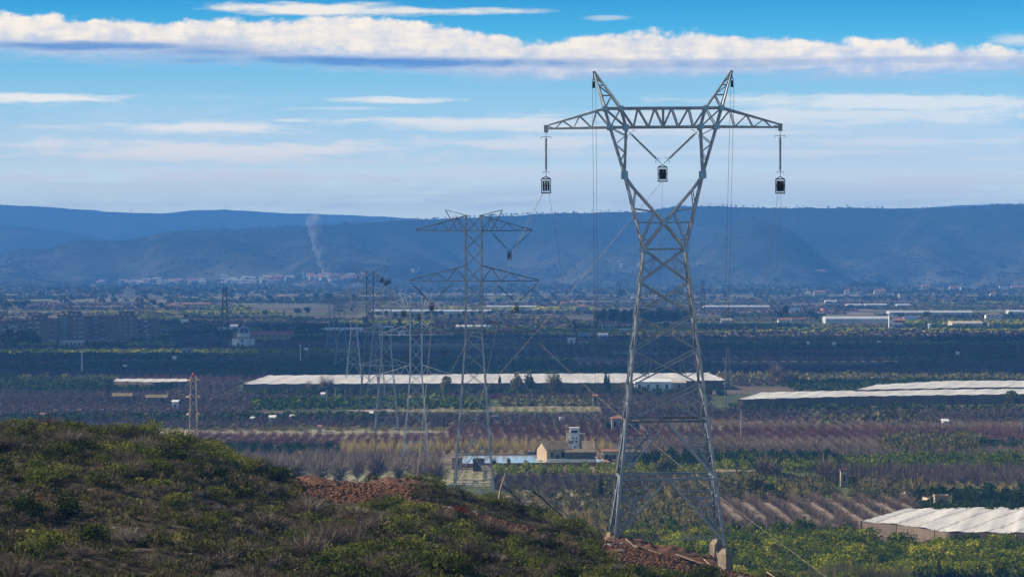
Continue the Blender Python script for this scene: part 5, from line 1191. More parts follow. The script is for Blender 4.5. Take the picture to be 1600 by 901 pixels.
HL = [('house', 'pink red roofed farmhouse between the two nearest pylons, above the pine grove', 899, 920, 483, 7.5, 'cream', 'tile', 'hip', 4), ('house', 'large orange roofed villa in front of the pine grove', 935, 964, 512, 10, 'cream', 'tile', 'hip', 5),
      ('house', 'low tiled house right of the villa, at the citrus edge', 968, 985, 518, 4, 'cream', 'white', 'flat', 2), ('house', 'red tiled house in the right part of the pine grove', 1062, 1080, 512, 6, 'ochre', 'tile', 'hip', 3),
      ('house', 'white house behind the hedge right of the pine grove', 1127, 1143, 503, 5.5, 'white', 'greycon', 'gable', 2), ('house', 'boxy cream house with a red roof in the hazy right plain', 1405, 1426, 467, 8, 'cream', 'tile', 'flat', 4),
      ('house', 'white villa with a dark terrace at far right', 1548, 1562, 463, 7, 'white', 'tile', 'hip', 3), ('house', 'white house with a stepped roof near the right edge', 1541, 1568, 497, 9, 'white', 'oldtile', 'hip', 4),
      ('house', 'pale stone house at the foot of the wood on the right', 1270, 1292, 428, 5, 'cream', 'tile', 'hip', 4), ('house', 'cream cluster house left of the dark right hand pines', 1272, 1290, 460, 6, 'cream', 'tile', 'gable', 3),
      ('house', 'white house with a red roof just left of the dark right hand pines', 1320, 1328, 459, 7, 'white', 'tile', 'gable', 2), ('house', 'long brown roofed house under the dark right hand pines', 1366, 1384, 458, 6, 'cream', 'tile', 'gable', 4),
      ('house', 'white house by the pale road at far right', 1432, 1448, 454, 4, 'white', 'greycon', 'flat', 2), ('house', 'cream house with a small tower above the pale road', 1441, 1454, 450, 5.5, 'cream', 'tile', 'gable', 2),
      ('house', 'pink roofed house in the row behind the citrus strips at right', 1484, 1500, 452, 5, 'white', 'tile', 'gable', 3), ('house', 'white flat house with a blue roof beside it at far right', 1501, 1530, 451, 4, 'white', 'blue_metal', 'shed', 4),
      ('house', 'white house in the upper right fields near the edge', 1562, 1576, 452, 5, 'white', 'tile', 'flat', 3), ('house', 'long pale house at the upper right edge', 1580, 1600, 451, 5, 'cream', 'tile', 'gable', 3),
      ('house', 'tiled farmhouse left of the distant pylons, below the dark trees', 428, 444, 527, 7, 'cream', 'tile', 'hip', 2), ('house', 'second small tiled farmhouse next to parked white cars, below the dark trees', 448, 458, 526, 8, 'ochre', 'tile', 'gable', 2),
      ('house', 'low tiled house far behind the apartment blocks, among hazy trees', 430, 446, 465, 4, 'ochre', 'tile', 'hip', 2), ('house', 'orange roofed row house above the brown mast', 285, 328, 477, 4, 'ochre', 'tile', 'gable', 6),
      ('house', 'sunlit pinkish house right of the left white smoke', 262, 280, 479, 4, 'cream', 'tile', 'gable', 3), ('house', 'bright white barn in the flat fields left of the brown mast', 283, 293, 505, 6, 'white', 'white', 'gable', 1),
      ('house', 'white tent roofed hall right of the brown mast', 360, 371, 512, 5, 'white', 'white', 'gable', 2), ('house', 'low white row with dark openings right of the brown mast foot', 342, 362, 515, 3, 'white', 'white', 'flat', 4),
      ('house', 'blue grey sheds left of the dark block of pines on the right plain', 1232, 1250, 486, 5, 'white', 'blue_metal', 'shed', 3), ('house', 'pale cottage beside the dark block of pines on the right plain', 1216, 1236, 502, 5, 'white', 'tile', 'gable', 2),
      ('house', 'wide pale house between the two dark tree blocks on the right plain', 1237, 1258, 500, 4, 'cream', 'tile', 'gable', 3), ('house', 'small red roofed house in the fields left of the villa', 775, 800, 519, 6, 'redpaint', 'tile', 'gable', 3),
      ('house', 'blue plastic roofed shed beyond the shaded fields, left of the pylon', 904, 921, 524, 3, 'greycon', 'blue_metal', 'shed', 2), ('house', 'white roofed shed with parked cars, just left of the nearest pylon', 934, 950, 524, 3, 'white', 'white', 'shed', 2),
      ('house', 'hazy pale house between the second pylon and the rope', 877, 886, 476, 5, 'cream', 'tile', 'gable', 1), ('house', 'low pale farmhouse among the left hand dark fields with a cypress', 176, 205, 619, 4, 'greycon', 'oldtile', 'gable', 3),
      ('house', 'low grey farmhouse right of the cypress in the left hand dark fields', 228, 260, 621, 3.5, 'greycon', 'oldtile', 'gable', 3), ('house', 'grey shed in the field right of the chapel path', 284, 300, 550, 5, 'greycon', 'greycon', 'flat', 2)]
for nm, lab, a, b, yb, h, wl, rf, kd, nw in HL: house(nm, lab, 'house', a, b, yb, h, M[wl], M[rf], kd, None, nwin=nw)
# villages at the foot of the hills: each house its own object, too small to tell apart
gv = np.random.default_rng(21); VH = None; M['faded'] = pmat('faded_wall', (.30,.30,.30), .9, 0, (.22,.22,.22), .2)
def village(px0, px1, py0, py1, n, cols, group, lab, slope=0.0, wm=1.0):
    protos = {}
    for i in range(n):
        px = gv.uniform(px0, px1); py = gv.uniform(py0, py1)+slope*(px-px0); X, Y, zg = surf(px, py); w = gv.uniform(9, 19)*wm; wl, rf = cols[int(gv.integers(0, len(cols)))]
        if (wl, rf) not in protos:
            k = ppm(Y); p = house('village_house', lab, 'house', px-6/2, px+6/2, py, 5, M[wl], M[rf], 'gable', 8, group=group, nwin=0, door=False); protos[(wl, rf)] = p; c = p
        else:
            p = protos[(wl, rf)]; c = p.copy(); COL.objects.link(c)
            for ch in p.children: d = ch.copy(); COL.objects.link(d); d.parent = c
        c.location = (X, Y, zg); c.rotation_euler.z = gv.uniform(-.5, .5); s = w/9.; c.scale = (s, s*.9, gv.uniform(.9, 1.5))
village(188, 286, 444.5, 447.5, 46, [('faded','faded'),('faded','faded'),('greycon','tile')], 'white houses of the left hillside village', 'tiny white house in the village strip left below the hills', -.02)
village(152, 166, 446, 447, 4, [('faded','faded')], 'white houses at the left tip of the village', 'tiny white house alone left of the hillside village')
village(288, 320, 441, 446, 12, [('faded','faded'),('greycon','tile')], 'houses between the two left villages', 'tiny pale house between the two villages on the left')
village(346, 398, 438, 446, 28, [('faded','faded'),('greycon','faded')], 'white houses of the middle village', 'tiny white house in the village above the brown mast')
village(402, 460, 436, 444, 20, [('faded','faded'),('greycon','tile')], 'houses round the church tower', 'tiny pale house near the far white tower')
village(482, 570, 433.5, 440, 42, [('faded','tile'),('greycon','tile'),('faded','faded')], 'red and white houses of the village behind the smoke', 'tiny red roofed or white house in the village behind the smoke')
village(960, 1010, 419, 424, 6, [('faded','faded')], 'white houses high on the hazy slope', 'tiny white house high on the hazy slope behind the pylon', 0, .45)
village(636, 664, 426, 428, 3, [('faded','faded')], 'white houses on the slope left of the second pylon', 'tiny white house on the slope left of the second pylon', 0, .45)
T = house('church_tower', 'tall white church tower in the hazy village below the hills', 'tower', 471.5, 475.5, 436, 10, M['white'], M['white'], 'flat', 6, nwin=0, door=False)
T = house('church_tower', 'slim white tower left of the taller church tower', 'tower', 458, 460, 434, 4.5, M['white'], M['white'], 'flat', 4, nwin=0, door=False)
# vehicles
def car(label, px, py, mat, z=0.0, rz=0.0, s=1.0):
    T = empty('parked_car', at(px, py, z), label, 'car', rz=rz); T.scale = (s, s, s); m = MB()
    m.add([(-2.1,-.8,.35),(2.1,-.8,.35),(2.1,-.8,.85),(1.2,-.78,.95),(.6,-.68,1.45),(-1.0,-.68,1.45),(-1.8,-.78,.95),(-2.1,-.8,.8)]+[(-2.1,.8,.35),(2.1,.8,.35),(2.1,.8,.85),(1.2,.78,.95),(.6,.68,1.45),(-1.0,.68,1.45),(-1.8,.78,.95),(-2.1,.8,.8)],
          [tuple(range(8)), tuple(range(8, 16))[::-1]]+[(i, (i+1) % 8, 8+(i+1) % 8, 8+i) for i in range(8)]); m.build('body', mat, T)
    m = MB(); m.box(-1.15, .75, -.80, .80, .98, 1.34); m.build('side_window', M['window'], T)
    for x in (-1.3, 1.3):
        for y in (-.85, .65): m = MB(); m.bar((x, y, .33), (x, y+.2, .33), .66, .66, 14); m.build('wheel', M['dark'], T)
for a in [('white car on the road below the apartment blocks', 40, 557, M['car']), ('white van like car at the far left edge, below the apartment blocks', 2, 558, M['car']), ('dark car following behind the white one, left below the apartment blocks', 93, 556.5, M['cardark']),
          ('white car parked by the small tiled farmhouse', 469, 527.5, M['car']), ('white car right beside another by the small tiled farmhouse', 461, 527, M['car']), ('pale car on the field path right of the second pylon', 773, 656, M['car']),
          ('pale car on the shaded track right of the orange machine', 225, 555, M['car'])]: car(*a, s=1.15)
T = empty('digger', at(187, 555), 'yellow orange digger with its arm lowered to the right, in the dark field at left', 'digger'); m = MB(); m.box(-3, 2, -1.4, 1.4, 1, 2.6); m.build('body', M['yellow'], T); m = MB(); m.box(-1.2, .8, -1.2, 1.2, 2.603, 4.0); m.build('cab', M['yellow'], T)
m = MB(); m.bar((2, 0, 2), (4.5, 0, 3.4), .7); m.bar((4.5, 0, 3.4), (6.8, 0, .8), .5); m.build('arm', M['orange'], T); m = MB(); m.bar((6.4, -.7, .5), (6.4, .7, .5), 1.0, 1.0, 6); m.build('bucket', M['orange'], T); m = MB(); m.box(-2.8, 2.2, -1.6, -.9, 0, .95); m.box(-2.8, 2.2, .9, 1.6, 0, .95); m.build('crawler_track', M['dark'], T)
T = empty('trailer', at(205, 557), 'small orange trailer just right of the digger', 'trailer'); m = MB(); m.box(-2, 2, -1, 1, .7, 1.9); m.build('body', M['orange'], T); 
for x in (-1, 1): m = MB(); m.bar((x,-1.1,.45), (x,1.1,.45), .9, .9, 12); m.build('wheel', M['dark'], T)
T = empty('orange_tank', at(1286, 490), 'bright orange tank among the hazy farm sheds at right', 'tank'); m = MB(); m.lathe([(0,0),(2.2,0),(3,2),(2.8,4.5),(1.4,6),(0,6.3)], 12); m.build('vessel', M['orange'], T, smooth=True); m = MB(); m.box(-2, 2, -2, 2, -.4, .1); m.build('stand', M['greycon'], T)
# smoke plumes: real columns of thin smoke
def smoke(label, pts, dens, seed, name='smoke'):
    g = np.random.default_rng(seed); Vs, Fs, b = [], [], 0
    for px, py, Y, r in pts:
        for q in range(2):
            V = IC2[0]*(1+.18*g.normal(size=(len(IC2[0]), 1))); c = P(px+g.normal(0, .6), py+g.normal(0, .6), Y)
            V = V*np.array([r*.8, r*.8, r])+np.array(c)+g.normal(0, r*.25, 3); Vs.append(V); Fs.append(IC2[1]+b); b += len(V)
    m = bpy.data.materials.new('thin_smoke'); m.use_nodes = True; nt = m.node_tree; nt.nodes.clear(); v = nt.nodes.new('ShaderNodeVolumePrincipled'); v.inputs['Color'].default_value = (.75,.8,.85,1); v.inputs['Density'].default_value = dens
    o = nt.nodes.new('ShaderNodeOutputMaterial'); nt.links.new(v.outputs[0], o.inputs['Volume'])
    tag(mesh_np(name, np.concatenate(Vs), np.concatenate(Fs), None, m, smooth=True), label, 'smoke', kind='stuff')
def line(pts, n, Y, r0, r1):
    out = []
    for i in range(n): t = i/(n-1); s = t*(len(pts)-1); a = min(int(s), len(pts)-2); f = s-a; out.append((pts[a][0]+(pts[a+1][0]-pts[a][0])*f, pts[a][1]+(pts[a+1][1]-pts[a][1])*f, Y, r0+(r1-r0)*t))
    return out
smoke('pale smoke drifting up left from the fields behind the distant pylons', line([(552,451),(530,440),(514,425),(504,400),(495,372),(489,345)], 34, 6000, 8, 14), .03, 3)
smoke('bright white smoke low behind the distant pylons', line([(548,452),(553,448),(560,447)], 4, 6300, 7, 6), .05, 4)
smoke('small puff of white smoke rising from a fire left behind the apartments', line([(194,474),(198,467),(202,458)], 8, 4100, 6, 7), .03, 5)

# ---------------------------------------------------------------- trees
def trunk_mesh(seed, h=1.0, r=.06, limbs=5, top=.6):
    g = np.random.default_rng(seed); m = MB(); m.bar((0,0,-.05), (g.normal(0,.03), g.normal(0,.03), h*top), 2*r, r*1.1, 8)
    for i in range(limbs):
        a = 2*math.pi*i/limbs+g.uniform(-.4, .4); z = h*top*g.uniform(.45, .95); q = g.uniform(.3, .55)
        e = (math.cos(a)*q*.55, math.sin(a)*q*.55, z+g.uniform(.12, .25)); m.bar((0,0,z), e, r*.9, r*.5, 6); m.bar(e, (math.cos(a)*q, math.sin(a)*q, e[2]+g.uniform(.1, .25)), r*.5, r*.2, 5)
    return m
PROTO = {}
def crown_data(kind, s):
    if kind == 'pine': return leaf_cloud(420, (.62,.62,.34), .085, 200+s, 10, base=.68, shell=.4)
    if kind == 'stone_pine': return leaf_cloud(420, (.75,.75,.24), .09, 220+s, 9, base=.76, shell=.4, flat=.5)
    if kind == 'cypress': return leaf_cloud(320, (.15,.15,.50), .06, 240+s, 7, base=.52, up=.5)
    if kind == 'round': return leaf_cloud(420, (.60,.60,.48), .085, 260+s, 9, base=.52)
    if kind == 'poplar': return leaf_cloud(260, (.28,.28,.48), .07, 280+s, 7, base=.52, up=.4)
    if kind == 'bare': return join(twig_fan(240, 1.0, .62, .014, 300+s, .18), twig_fan(60, .8, .5, .02, 320+s, .1))
    if kind == 'palm':
        g = np.random.default_rng(s); Vs, Fs, b = [], [], 0
        for i in range(26):
            a = g.uniform(0, 6.28); u = g.uniform(-.2, 1); p = [np.array([0, 0, .82])]
            for q in range(1, 5): t = q/4; p.append(np.array([math.cos(a)*.34*t, math.sin(a)*.34*t, .82+.22*u*t-.25*t*t]))
            n = np.array([-math.sin(a), math.cos(a), 0])*.03
            for q in range(4): w0, w1 = (1-q/4.)*.9+.2, (1-(q+1)/4.)*.9+.1; Vs += [p[q]-n*w0, p[q]+n*w0, p[q+1]+n*w1, p[q+1]-n*w1]; Fs.append((b, b+1, b+2, b+3)); b += 4
        return np.array(Vs), np.array(Fs), np.full(len(Vs), .4)
CM = {'pine': 'pine', 'stone_pine': 'pine', 'cypress': 'cypress', 'round': 'broad', 'poplar': 'olive', 'bare': 'peach', 'palm': 'broad'}
NM = {'pine': 'pine_tree', 'stone_pine': 'stone_pine', 'cypress': 'cypress_tree', 'round': 'round_tree', 'poplar': 'poplar_tree', 'bare': 'leafless_tree', 'palm': 'palm_tree'}
def tree(kind, px, pb, h_px, w_px=None, label=None, group=None, mat=None, var=None, Y=None, z=0.0):
    if Y is None and 596 < pb < 607: pb += 13; h_px += 12
    lift = 0 if (z or Y or pb < 449 or 607 < pb < 624) else 2.2
    X, Yg, zg = at(px, pb, z or lift) if Y is None else P(px, pb, Y); Yv = Yg; zg = 0.0 if lift else zg
    h_px = h_px+lift*ppm(Yv)*(1 if h_px else 0); s = (random.randrange(3) if var is None else var); key = (kind, s, mat)
    if key not in PROTO:
        T = bpy.data.objects.new(NM[kind], None); COL.objects.link(T)
        V, F, t = crown_data(kind, s); mesh_np('crown', V, F, t, LM[mat or CM[kind]], T)
        trunk_mesh(400+s, 1, .035 if kind != 'cypress' else .02, 0 if kind in ('cypress', 'palm') else 5, .8 if kind in ('pine', 'palm') else .6).build('trunk', M['bark'], T); PROTO[key] = T
    else:
        src = PROTO[key]; T = src.copy(); COL.objects.link(T)
        for ch in src.children: d = ch.copy(); COL.objects.link(d); d.parent = T
    k = ppm(Yv); h = h_px/k*1.03; nw = {'pine': 1.35, 'stone_pine': 1.6, 'cypress': .34, 'round': 1.25, 'poplar': .6, 'bare': 1.2, 'palm': .7}[kind]; w = (w_px/k/nw) if w_px else h
    T.location = (X, Yv, zg); T.scale = (w, w, h); T.rotation_euler.z = random.uniform(0, 6.28)
    for q in ('label', 'category', 'group'):
        if q in T: del T[q]
    tag(T, label, 'tree', group); return T
# singled-out trees, by photo position (base row, height, width in photo pixels)
for a in [('cypress', 947, 602, 22, 12, 'dark twin topped cypress in front of the long net, left of the nearest pylon'), ('cypress', 951, 602, 18, 8, 'shorter cypress leaning against the twin topped one by the long net'),
          ('cypress', 168, 621, 16, 4.5, 'lone thin cypress in the dark fields at left'), ('cypress', 276, 621, 9, 3, 'tiny cypress far right of the lone thin one, left fields'),
          ('round', 1533, 694, 16, 32, 'bright round evergreen bush tree in the purple orchards at far right'), ('round', 1582, 627, 20, 30, 'dark round tree at the front edge of the right hand nets'),
          ('round', 1571, 636, 12, 12, 'small dark tree below the round one by the right hand nets'), ('round', 1459, 569, 13, 24, 'dark rounded tree alone in the blue shaded right fields'),
          ('pine', 1494, 531, 11, 14, 'small dark tree left of the far right shaded field'), ('round', 1414, 565, 8, 7, 'tiny dark tree left of the rounded one in the shaded right fields'),
          ('bare', 1232, 596, 22, 42, 'wide leafless tree on the dark strip above the right nets'), ('bare', 1212, 590, 26, 34, 'second leafless tree left of the wide one above the right nets'), ('round', 1285, 572, 14, 20, 'dark bush tree right of the leafless pair, shaded fields'),
          ('bare', 507, 603, 20, 24, 'brown leafless tree before the long net, left of the distant pylons'), ('bare', 517, 603, 18, 16, 'smaller brown leafless tree touching the one before the long net'), ('bare', 482, 602, 12, 16, 'thin leafless tree at the left part of the long net'),
          ('round', 697, 601, 18, 24, 'green tree in front of the long net between the distant pylons and the second one', 'olive'), ('round', 808, 603, 24, 30, 'loose green tree before the long net right of the second pylon', 'olive'),
          ('round', 826, 603, 26, 26, 'taller loose green tree, second right of the second pylon before the net', 'olive'), ('cypress', 781, 600, 18, 9, 'dark narrow tree before the long net just right of the second pylon'),
          ('bare', 863, 606, 34, 28, 'tall thin crowned tree crossing the net, left of the twin cypress', 'olive'), ('round', 872, 603, 20, 24, 'rounded green tree beside the tall thin crowned one at the net', 'pine'),
          ('round', 949, 667, 12, 17, 'dark round tree at the left wall of the grey farmhouse', 'pine'), ('round', 1178, 766, 26, 44, 'grey green olive tree right of the nearest pylon', 'olive'), ('round', 1205, 766, 22, 34, 'bright green bush tree right of the grey olive tree', 'citrus'),
          ('bare', 1197, 742, 36, 60, 'big grey leafless tree rising above the scrub right of the pylon'), ('bare', 1290, 745, 40, 44, 'grey leafless tree left of the cream hut', ), ('round', 1332, 756, 15, 16, 'dark tree pressed against the right side of the cream hut', 'pine'),
          ('round', 1040, 735, 28, 52, 'grey olive like tree seen through the pylon legs', 'olive'), ('cypress', 939, 772, 24, 16, 'dark pointed tree in the scrub left of the nearest pylon'), ('poplar', 925, 773, 22, 14, 'pale green poplar next to the dark pointed tree in the scrub'),
          ('bare', 857, 772, 26, 34, 'pale leafless tree in the dry clearing below the citrus strip'), ('round', 1108, 742, 14, 34, 'green bush tree in the scrub within the right pylon leg', 'citrus'),
          ('round', 795, 722, 9, 9, 'small round green bush on the rim of the water basin'), ('round', 773, 724, 13, 12, 'green bush in front of the water basin by the second pylon'),
          ('pine', 291, 500, 10, 14, 'dark rounded pine right of the apartment blocks, hazy'), ('palm', 300, 535, 24, 10, 'palm tree right of the apartment blocks'), ('cypress', 289, 537, 36, 3, 'very thin tall dark tree left of the palm'),
          ('round', 319, 519, 14, 16, 'dark tree between the palm and the chapel'), ('round', 372, 542, 9, 6, 'small dark tree against the left chapel wall', 'cypress'), ('cypress', 365.5, 542.5, 5, 4, 'low dark shrub tree at the left corner of the chapel'),
          ('pine', 415, 523, 18, 24, 'dark pine behind the chapel to its right'), ('pine', 440, 523, 16, 28, 'second dark pine right of the chapel, above the tiled house'), ('pine', 470, 525, 24, 26, 'tallest dark pine of the clump left of the distant pylons'),
          ('pine', 487, 525, 21, 16, 'narrow dark pine at the right of the clump left of the distant pylons'), ('pine', 497, 525, 14, 10, 'smallest pine at the end of the clump left of the distant pylons'),
          ('pine', 405, 474, 9, 12, 'hazy dark tree, left one above the chapel'), ('pine', 421, 471, 9, 13, 'hazy dark tree, second above the chapel'), ('pine', 440, 472, 8, 12, 'hazy dark tree, third above the chapel'), ('pine', 463, 474, 9, 8, 'hazy dark tree, fourth above the chapel'),
          ('pine', 493, 470, 13, 16, 'hazy round tree left of the smoke foot'), ('pine', 512, 473, 16, 20, 'hazy dark tree behind the leftmost small pylon'), ('pine', 530, 490, 12, 20, 'hazy pine between the small far pylons', ),
          ('pine', 465, 492, 11, 20, 'hazy clump tree above the dark pine clump'), ('pine', 480, 491, 12, 16, 'second hazy clump tree above the dark pine clump'), ('pine', 414, 494, 10, 12, 'hazy dark tree left above the dark pine clump'), ('cypress', 444, 493, 8, 5, 'tiny hazy cone tree above the dark pine clump'),
          ('pine', 572, 512, 20, 16, 'dark pine at the foot of the horned pylon shaft'), ('pine', 216, 483, 10, 12, 'dark hazy tree left of the pinkish house'), ('pine', 238, 483, 16, 26, 'large dark hazy tree at the pinkish house'), ('pine', 252, 484, 12, 16, 'dark hazy tree right beside the large one at the pinkish house'),
          ('pine', 1218, 500, 16, 18, 'dark flat topped cypress block, left of two on the right plain', 'cypress'), ('pine', 1228, 500, 23, 16, 'taller tree beside the flat topped block on the right plain', 'cypress'), ('pine', 1268, 500, 16, 18, 'dark block tree, second on the right plain', 'cypress'), ('pine', 1276, 501, 12, 14, 'low dark tree right of the second block on the right plain', 'cypress'),
          ('pine', 1447, 499, 13, 16, 'dark bushy tree behind the blue roofed sheds'), ('pine', 1144, 500, 11, 7, 'dark round tree right of the white house behind the hedge'), ('pine', 1579, 494, 8, 12, 'dark tree at the right edge by the stepped roof house'),
          ('stone_pine', 1299, 456, 7, 12, 'hazy flat crowned pine, left one on the right plain'), ('stone_pine', 1312, 457, 8, 14, 'hazy flat crowned pine, second on the right plain'), ('pine', 1564, 428, 13, 22, 'large dark tree on the wooded slope at upper right'),
          ('pine', 1232, 466, 9, 8, 'hazy single tree left of the cream cluster houses'), ('pine', 1180, 466, 9, 9, 'hazy single tree above the thin right greenhouse'), ('pine', 1422, 436, 9, 10, 'hazy tree left of the long dark tree row at upper right'),
          ('pine', 967, 451, 10, 14, 'hazy round tree left of the pylon shaft'), ('pine', 980, 449, 8, 9, 'smaller hazy round tree next to the pylon shaft'), ('pine', 970, 471, 20, 22, 'dark hazy mass tree left of the pylon shaft', ),
          ('pine', 783, 497, 8, 11, 'dark tree right of the hanging worker'), ('cypress', 898, 514, 16, 9, 'dark cypress left of the villa and its yellow trees'), ('round', 911, 514, 11, 14, 'olive green garden tree left of the villa'), ('round', 932, 512, 13, 14, 'bright yellow green garden tree beside the villa', 'grass'),
          ('round', 841, 512, 8, 12, 'yellow green round tree in the bright field left of the villa', 'grass'), ('round', 1041, 512, 11, 16, 'yellow green tree under the pine grove inside the pylon', 'olive'), ('bare', 1157, 640, 20, 14, 'thin leafless tree near the grey pole right of the pylon'),
          ('palm', 765, 519, 20, 16, 'palm like tree at the second pylon shaft'), ('bare', 1405, 744, 28, 30, 'dark trunked leafless tree with green grass under it'), ('bare', 1292, 622, 10, 22, 'pale leafless tree on the front edge of the right net')]:
    tree(*a[:6], mat=a[6] if len(a) > 6 else None)
def row(kind, n, px0, px1, pb0, pb1, h0, h1, w, label, group, mat=None):
    for i in range(n):
        t = (i+.5)/n; tree(kind, px0+(px1-px0)*t+random.uniform(-2, 2), random.uniform(pb0, pb1), random.uniform(h0, h1), w*random.uniform(.8, 1.25), label, group, mat)
row('pine', 30, 932, 1082, 506, 512, 16, 28, 17, 'dark pine of the dense grove behind the villa', 'pines of the grove behind the nearest pylon')
row('pine', 14, 940, 1085, 500, 504, 18, 24, 15, 'dark pine of the dense grove behind the villa', 'pines of the grove behind the nearest pylon')
row('poplar', 34, 1088, 1193, 513, 516, 10, 14, 5, 'brownish poplar in the hedge row right of the grove', 'poplars in a hedge right of the grove')
row('stone_pine', 12, 1330, 1382, 455, 457, 13, 18, 13, 'dark tall pine in the clump on the right plain', 'pines of the clump on the right plain')
row('stone_pine', 8, 1345, 1376, 443, 446, 7, 10, 12, 'hazy pine behind the clump on the right plain', 'pines behind the right clump')
row('pine', 14, 1465, 1535, 433, 436, 5, 9, 11, 'hazy tree in the long dark row at upper right', 'trees of the upper right row')
row('pine', 9, -5, 62, 544, 548, 22, 36, 24, 'big dark pine in front of the left apartment blocks', 'pines before the left apartment blocks')
row('round', 16, 136, 190, 541, 545, 9, 16, 10, 'dark garden tree before the middle apartment blocks', 'garden trees before the apartment blocks', 'pine')
row('pine', 7, 205, 250, 532, 537, 5, 9, 9, 'small dark garden tree before the right apartment block', 'garden trees before the right apartment block')
row('pine', 10, -5, 45, 478, 484, 10, 15, 14, 'hazy dark tree behind the left apartment roofs', 'hazy trees behind the left apartments')
row('pine', 34, 60, 420, 455, 463, 6, 10, 14, 'hazy tree standing in the mist left of the smoke', 'trees in the mist at left')
row('pine', 40, 640, 900, 447, 462, 5, 9, 12, 'hazy tree in the mist behind the second pylon', 'trees in the mist behind the second pylon')
row('pine', 34, 1060, 1420, 446, 462, 5, 9, 10, 'hazy tree in the mist on the right plain', 'trees in the mist at right')
row('pine', 16, 575, 770, 494, 500, 8, 13, 12, 'dark tree in the belt behind the third pylon', 'trees of the belt behind the third pylon')
row('round', 10, 600, 760, 504, 510, 5, 9, 8, 'low garden tree near the sunlit greenhouse ends', 'garden trees near the sunlit greenhouses', 'pine')
row('round', 22, 1395, 1600, 455, 475, 4, 7, 9, 'small dark garden tree among the far right houses', 'garden trees among the far right houses', 'pine')
row('round', 12, 1350, 1430, 648, 652, 9, 13, 14, 'dusky bush tree in the shaded purple orchards at right', 'bush trees in the purple orchards', 'olive')
row('bare', 9, 420, 700, 738, 752, 30, 40, 34, 'tall leafless tree in the row behind the hilltop', 'leafless trees of the row behind the hilltop')
row('round', 9, 1435, 1600, 925, 934, 46, 56, 56, 'dark bushy tree at the bottom right corner', 'dark trees in the bottom right corner', 'citrus_dark')
row('pine', 44, 1010, 1600, 327, 329, 0, 0, 0, '', '') if False else None

# trees standing one by one along the crest of the hills
V_, T_ = RIDGE['hills_main']; ci = int(np.argmin(np.abs(T_[:, 0]-1)))
for i in range(150):
    px = random.choice([random.uniform(640, 1000), random.uniform(1050, 1600), random.uniform(240, 560)]) if i < 120 else random.uniform(730, 830)
    cr = V_[ci]; pxs = cr[:, 0]/cr[:, 1]*FP+800; X = np.interp(px, pxs, cr[:, 0]); Z = np.interp(px, pxs, cr[:, 2]); Yc = cr[0, 1]
    py = YH+(CZ-Z)/Yc*FP; h = random.uniform(2.4, 5.2)
    tree('stone_pine' if i % 3 else 'pine', px, py+.8, h, h*random.uniform(.7, 1.2), 'tiny dark pine standing on the skyline of the hills', 'pines along the skyline of the hills', Y=Yc-10)
for px, h, lab in ((205, 5, 'left'), (353, 8, 'right')):
    p = P(px, 329 if px > 300 else 332, 12900); T = empty('radio_mast', p, 'thin radio mast on the far blue ridge, %s one of two' % lab, 'mast'); MB().bar((0,0,0), (0,0,h*2.58), 2.1, .8).build('mast_pole', M['steel_dull'], T); MB().bar((-3,0,h*2), (3,0,h*2), .9).build('antenna', M['steel_dull'], T)

# the near citrus block and the near bare peach rows: tree by tree
def copies(protos, pos, sc, label, cat, group):
    for i, (p, s) in enumerate(zip(pos, sc)):
        src = protos[i % len(protos)]
        if i < len(protos): T = src
        else:
            T = src.copy(); COL.objects.link(T)
            for ch in src.children: d = ch.copy(); COL.objects.link(d); d.parent = T
        T.location = p; T.scale = s; T.rotation_euler.z = random.uniform(0, 6.28); tag(T, label, cat, group)
def make_protos(name, datas, mat, tr=True):
    out = []
    for i, d in enumerate(datas):
        T = bpy.data.objects.new(name, None); COL.objects.link(T); mesh_np('crown', *d, LM[mat], T)
        if tr: trunk_mesh(500+i, 1, .05, 4, .5).build('trunk', M['bark'], T)
        out.append(T)
    return out
def grid(box, dx, dy, jit, off=0, skew=0.0, h=4):
    px0, px1, py0, py1 = box; ch = CZ-.85*h; Ya, Yb = ch*FP/(py1-YH), ch*FP/(py0-YH); out = []
    for j, y in enumerate(np.arange(Ya, Yb, dy)):
        x0, x1 = (px0-800)/FP*y, (px1-800)/FP*y
        for x in np.arange(math.floor(x0/dx)*dx, x1, dx):
            xx = x+skew*(y-Ya)+random.gauss(0, jit); yy = y+random.gauss(0, jit); p = xx/yy*FP+800
            if px0 < p < px1: out.append((xx, yy, 0))
    return out
pos = [p for p in grid(IND_CITRUS, 6.6, 7.0, .6, h=4.8) if free(np.array([p[0]]), np.array([p[1]]))[0]]; print('citrus', len(pos))
pos = sorted(pos, key=lambda p: p[1])[:300]
copies(make_protos('citrus_tree', [leaf_cloud(1700, (.62,.62,.52), .043, 600+i, 15, base=.5, shell=.6) for i in range(5)], 'citrus'), pos,
       [(random.uniform(6.4, 8.6), random.uniform(6.4, 8.6), random.uniform(3.8, 5.8)) for _ in pos], 'leafy yellow green citrus tree of the dense block at the bottom right', 'tree', 'citrus trees of the bottom right block')
field('citrus', 985, 1640, 818, 823, 4.2, 5, 3)
pos = grid(IND_PEACH, 5.4, 3.0, .2, skew=-.02, h=3); pos = sorted(pos, key=lambda p: p[1])[:300]; print('peach', len(pos))
copies(make_protos('peach_tree', [twig_fan(150, 1.0, .62, .016, 700+i, .14) for i in range(5)], 'peach'), pos,
       [(random.uniform(2.6, 3.2), random.uniform(2.6, 3.2), random.uniform(2.5, 3.1)) for _ in pos], 'leafless peach tree of the slanting rows right of the nearest pylon', 'tree', 'leafless peach trees in slanting rows')
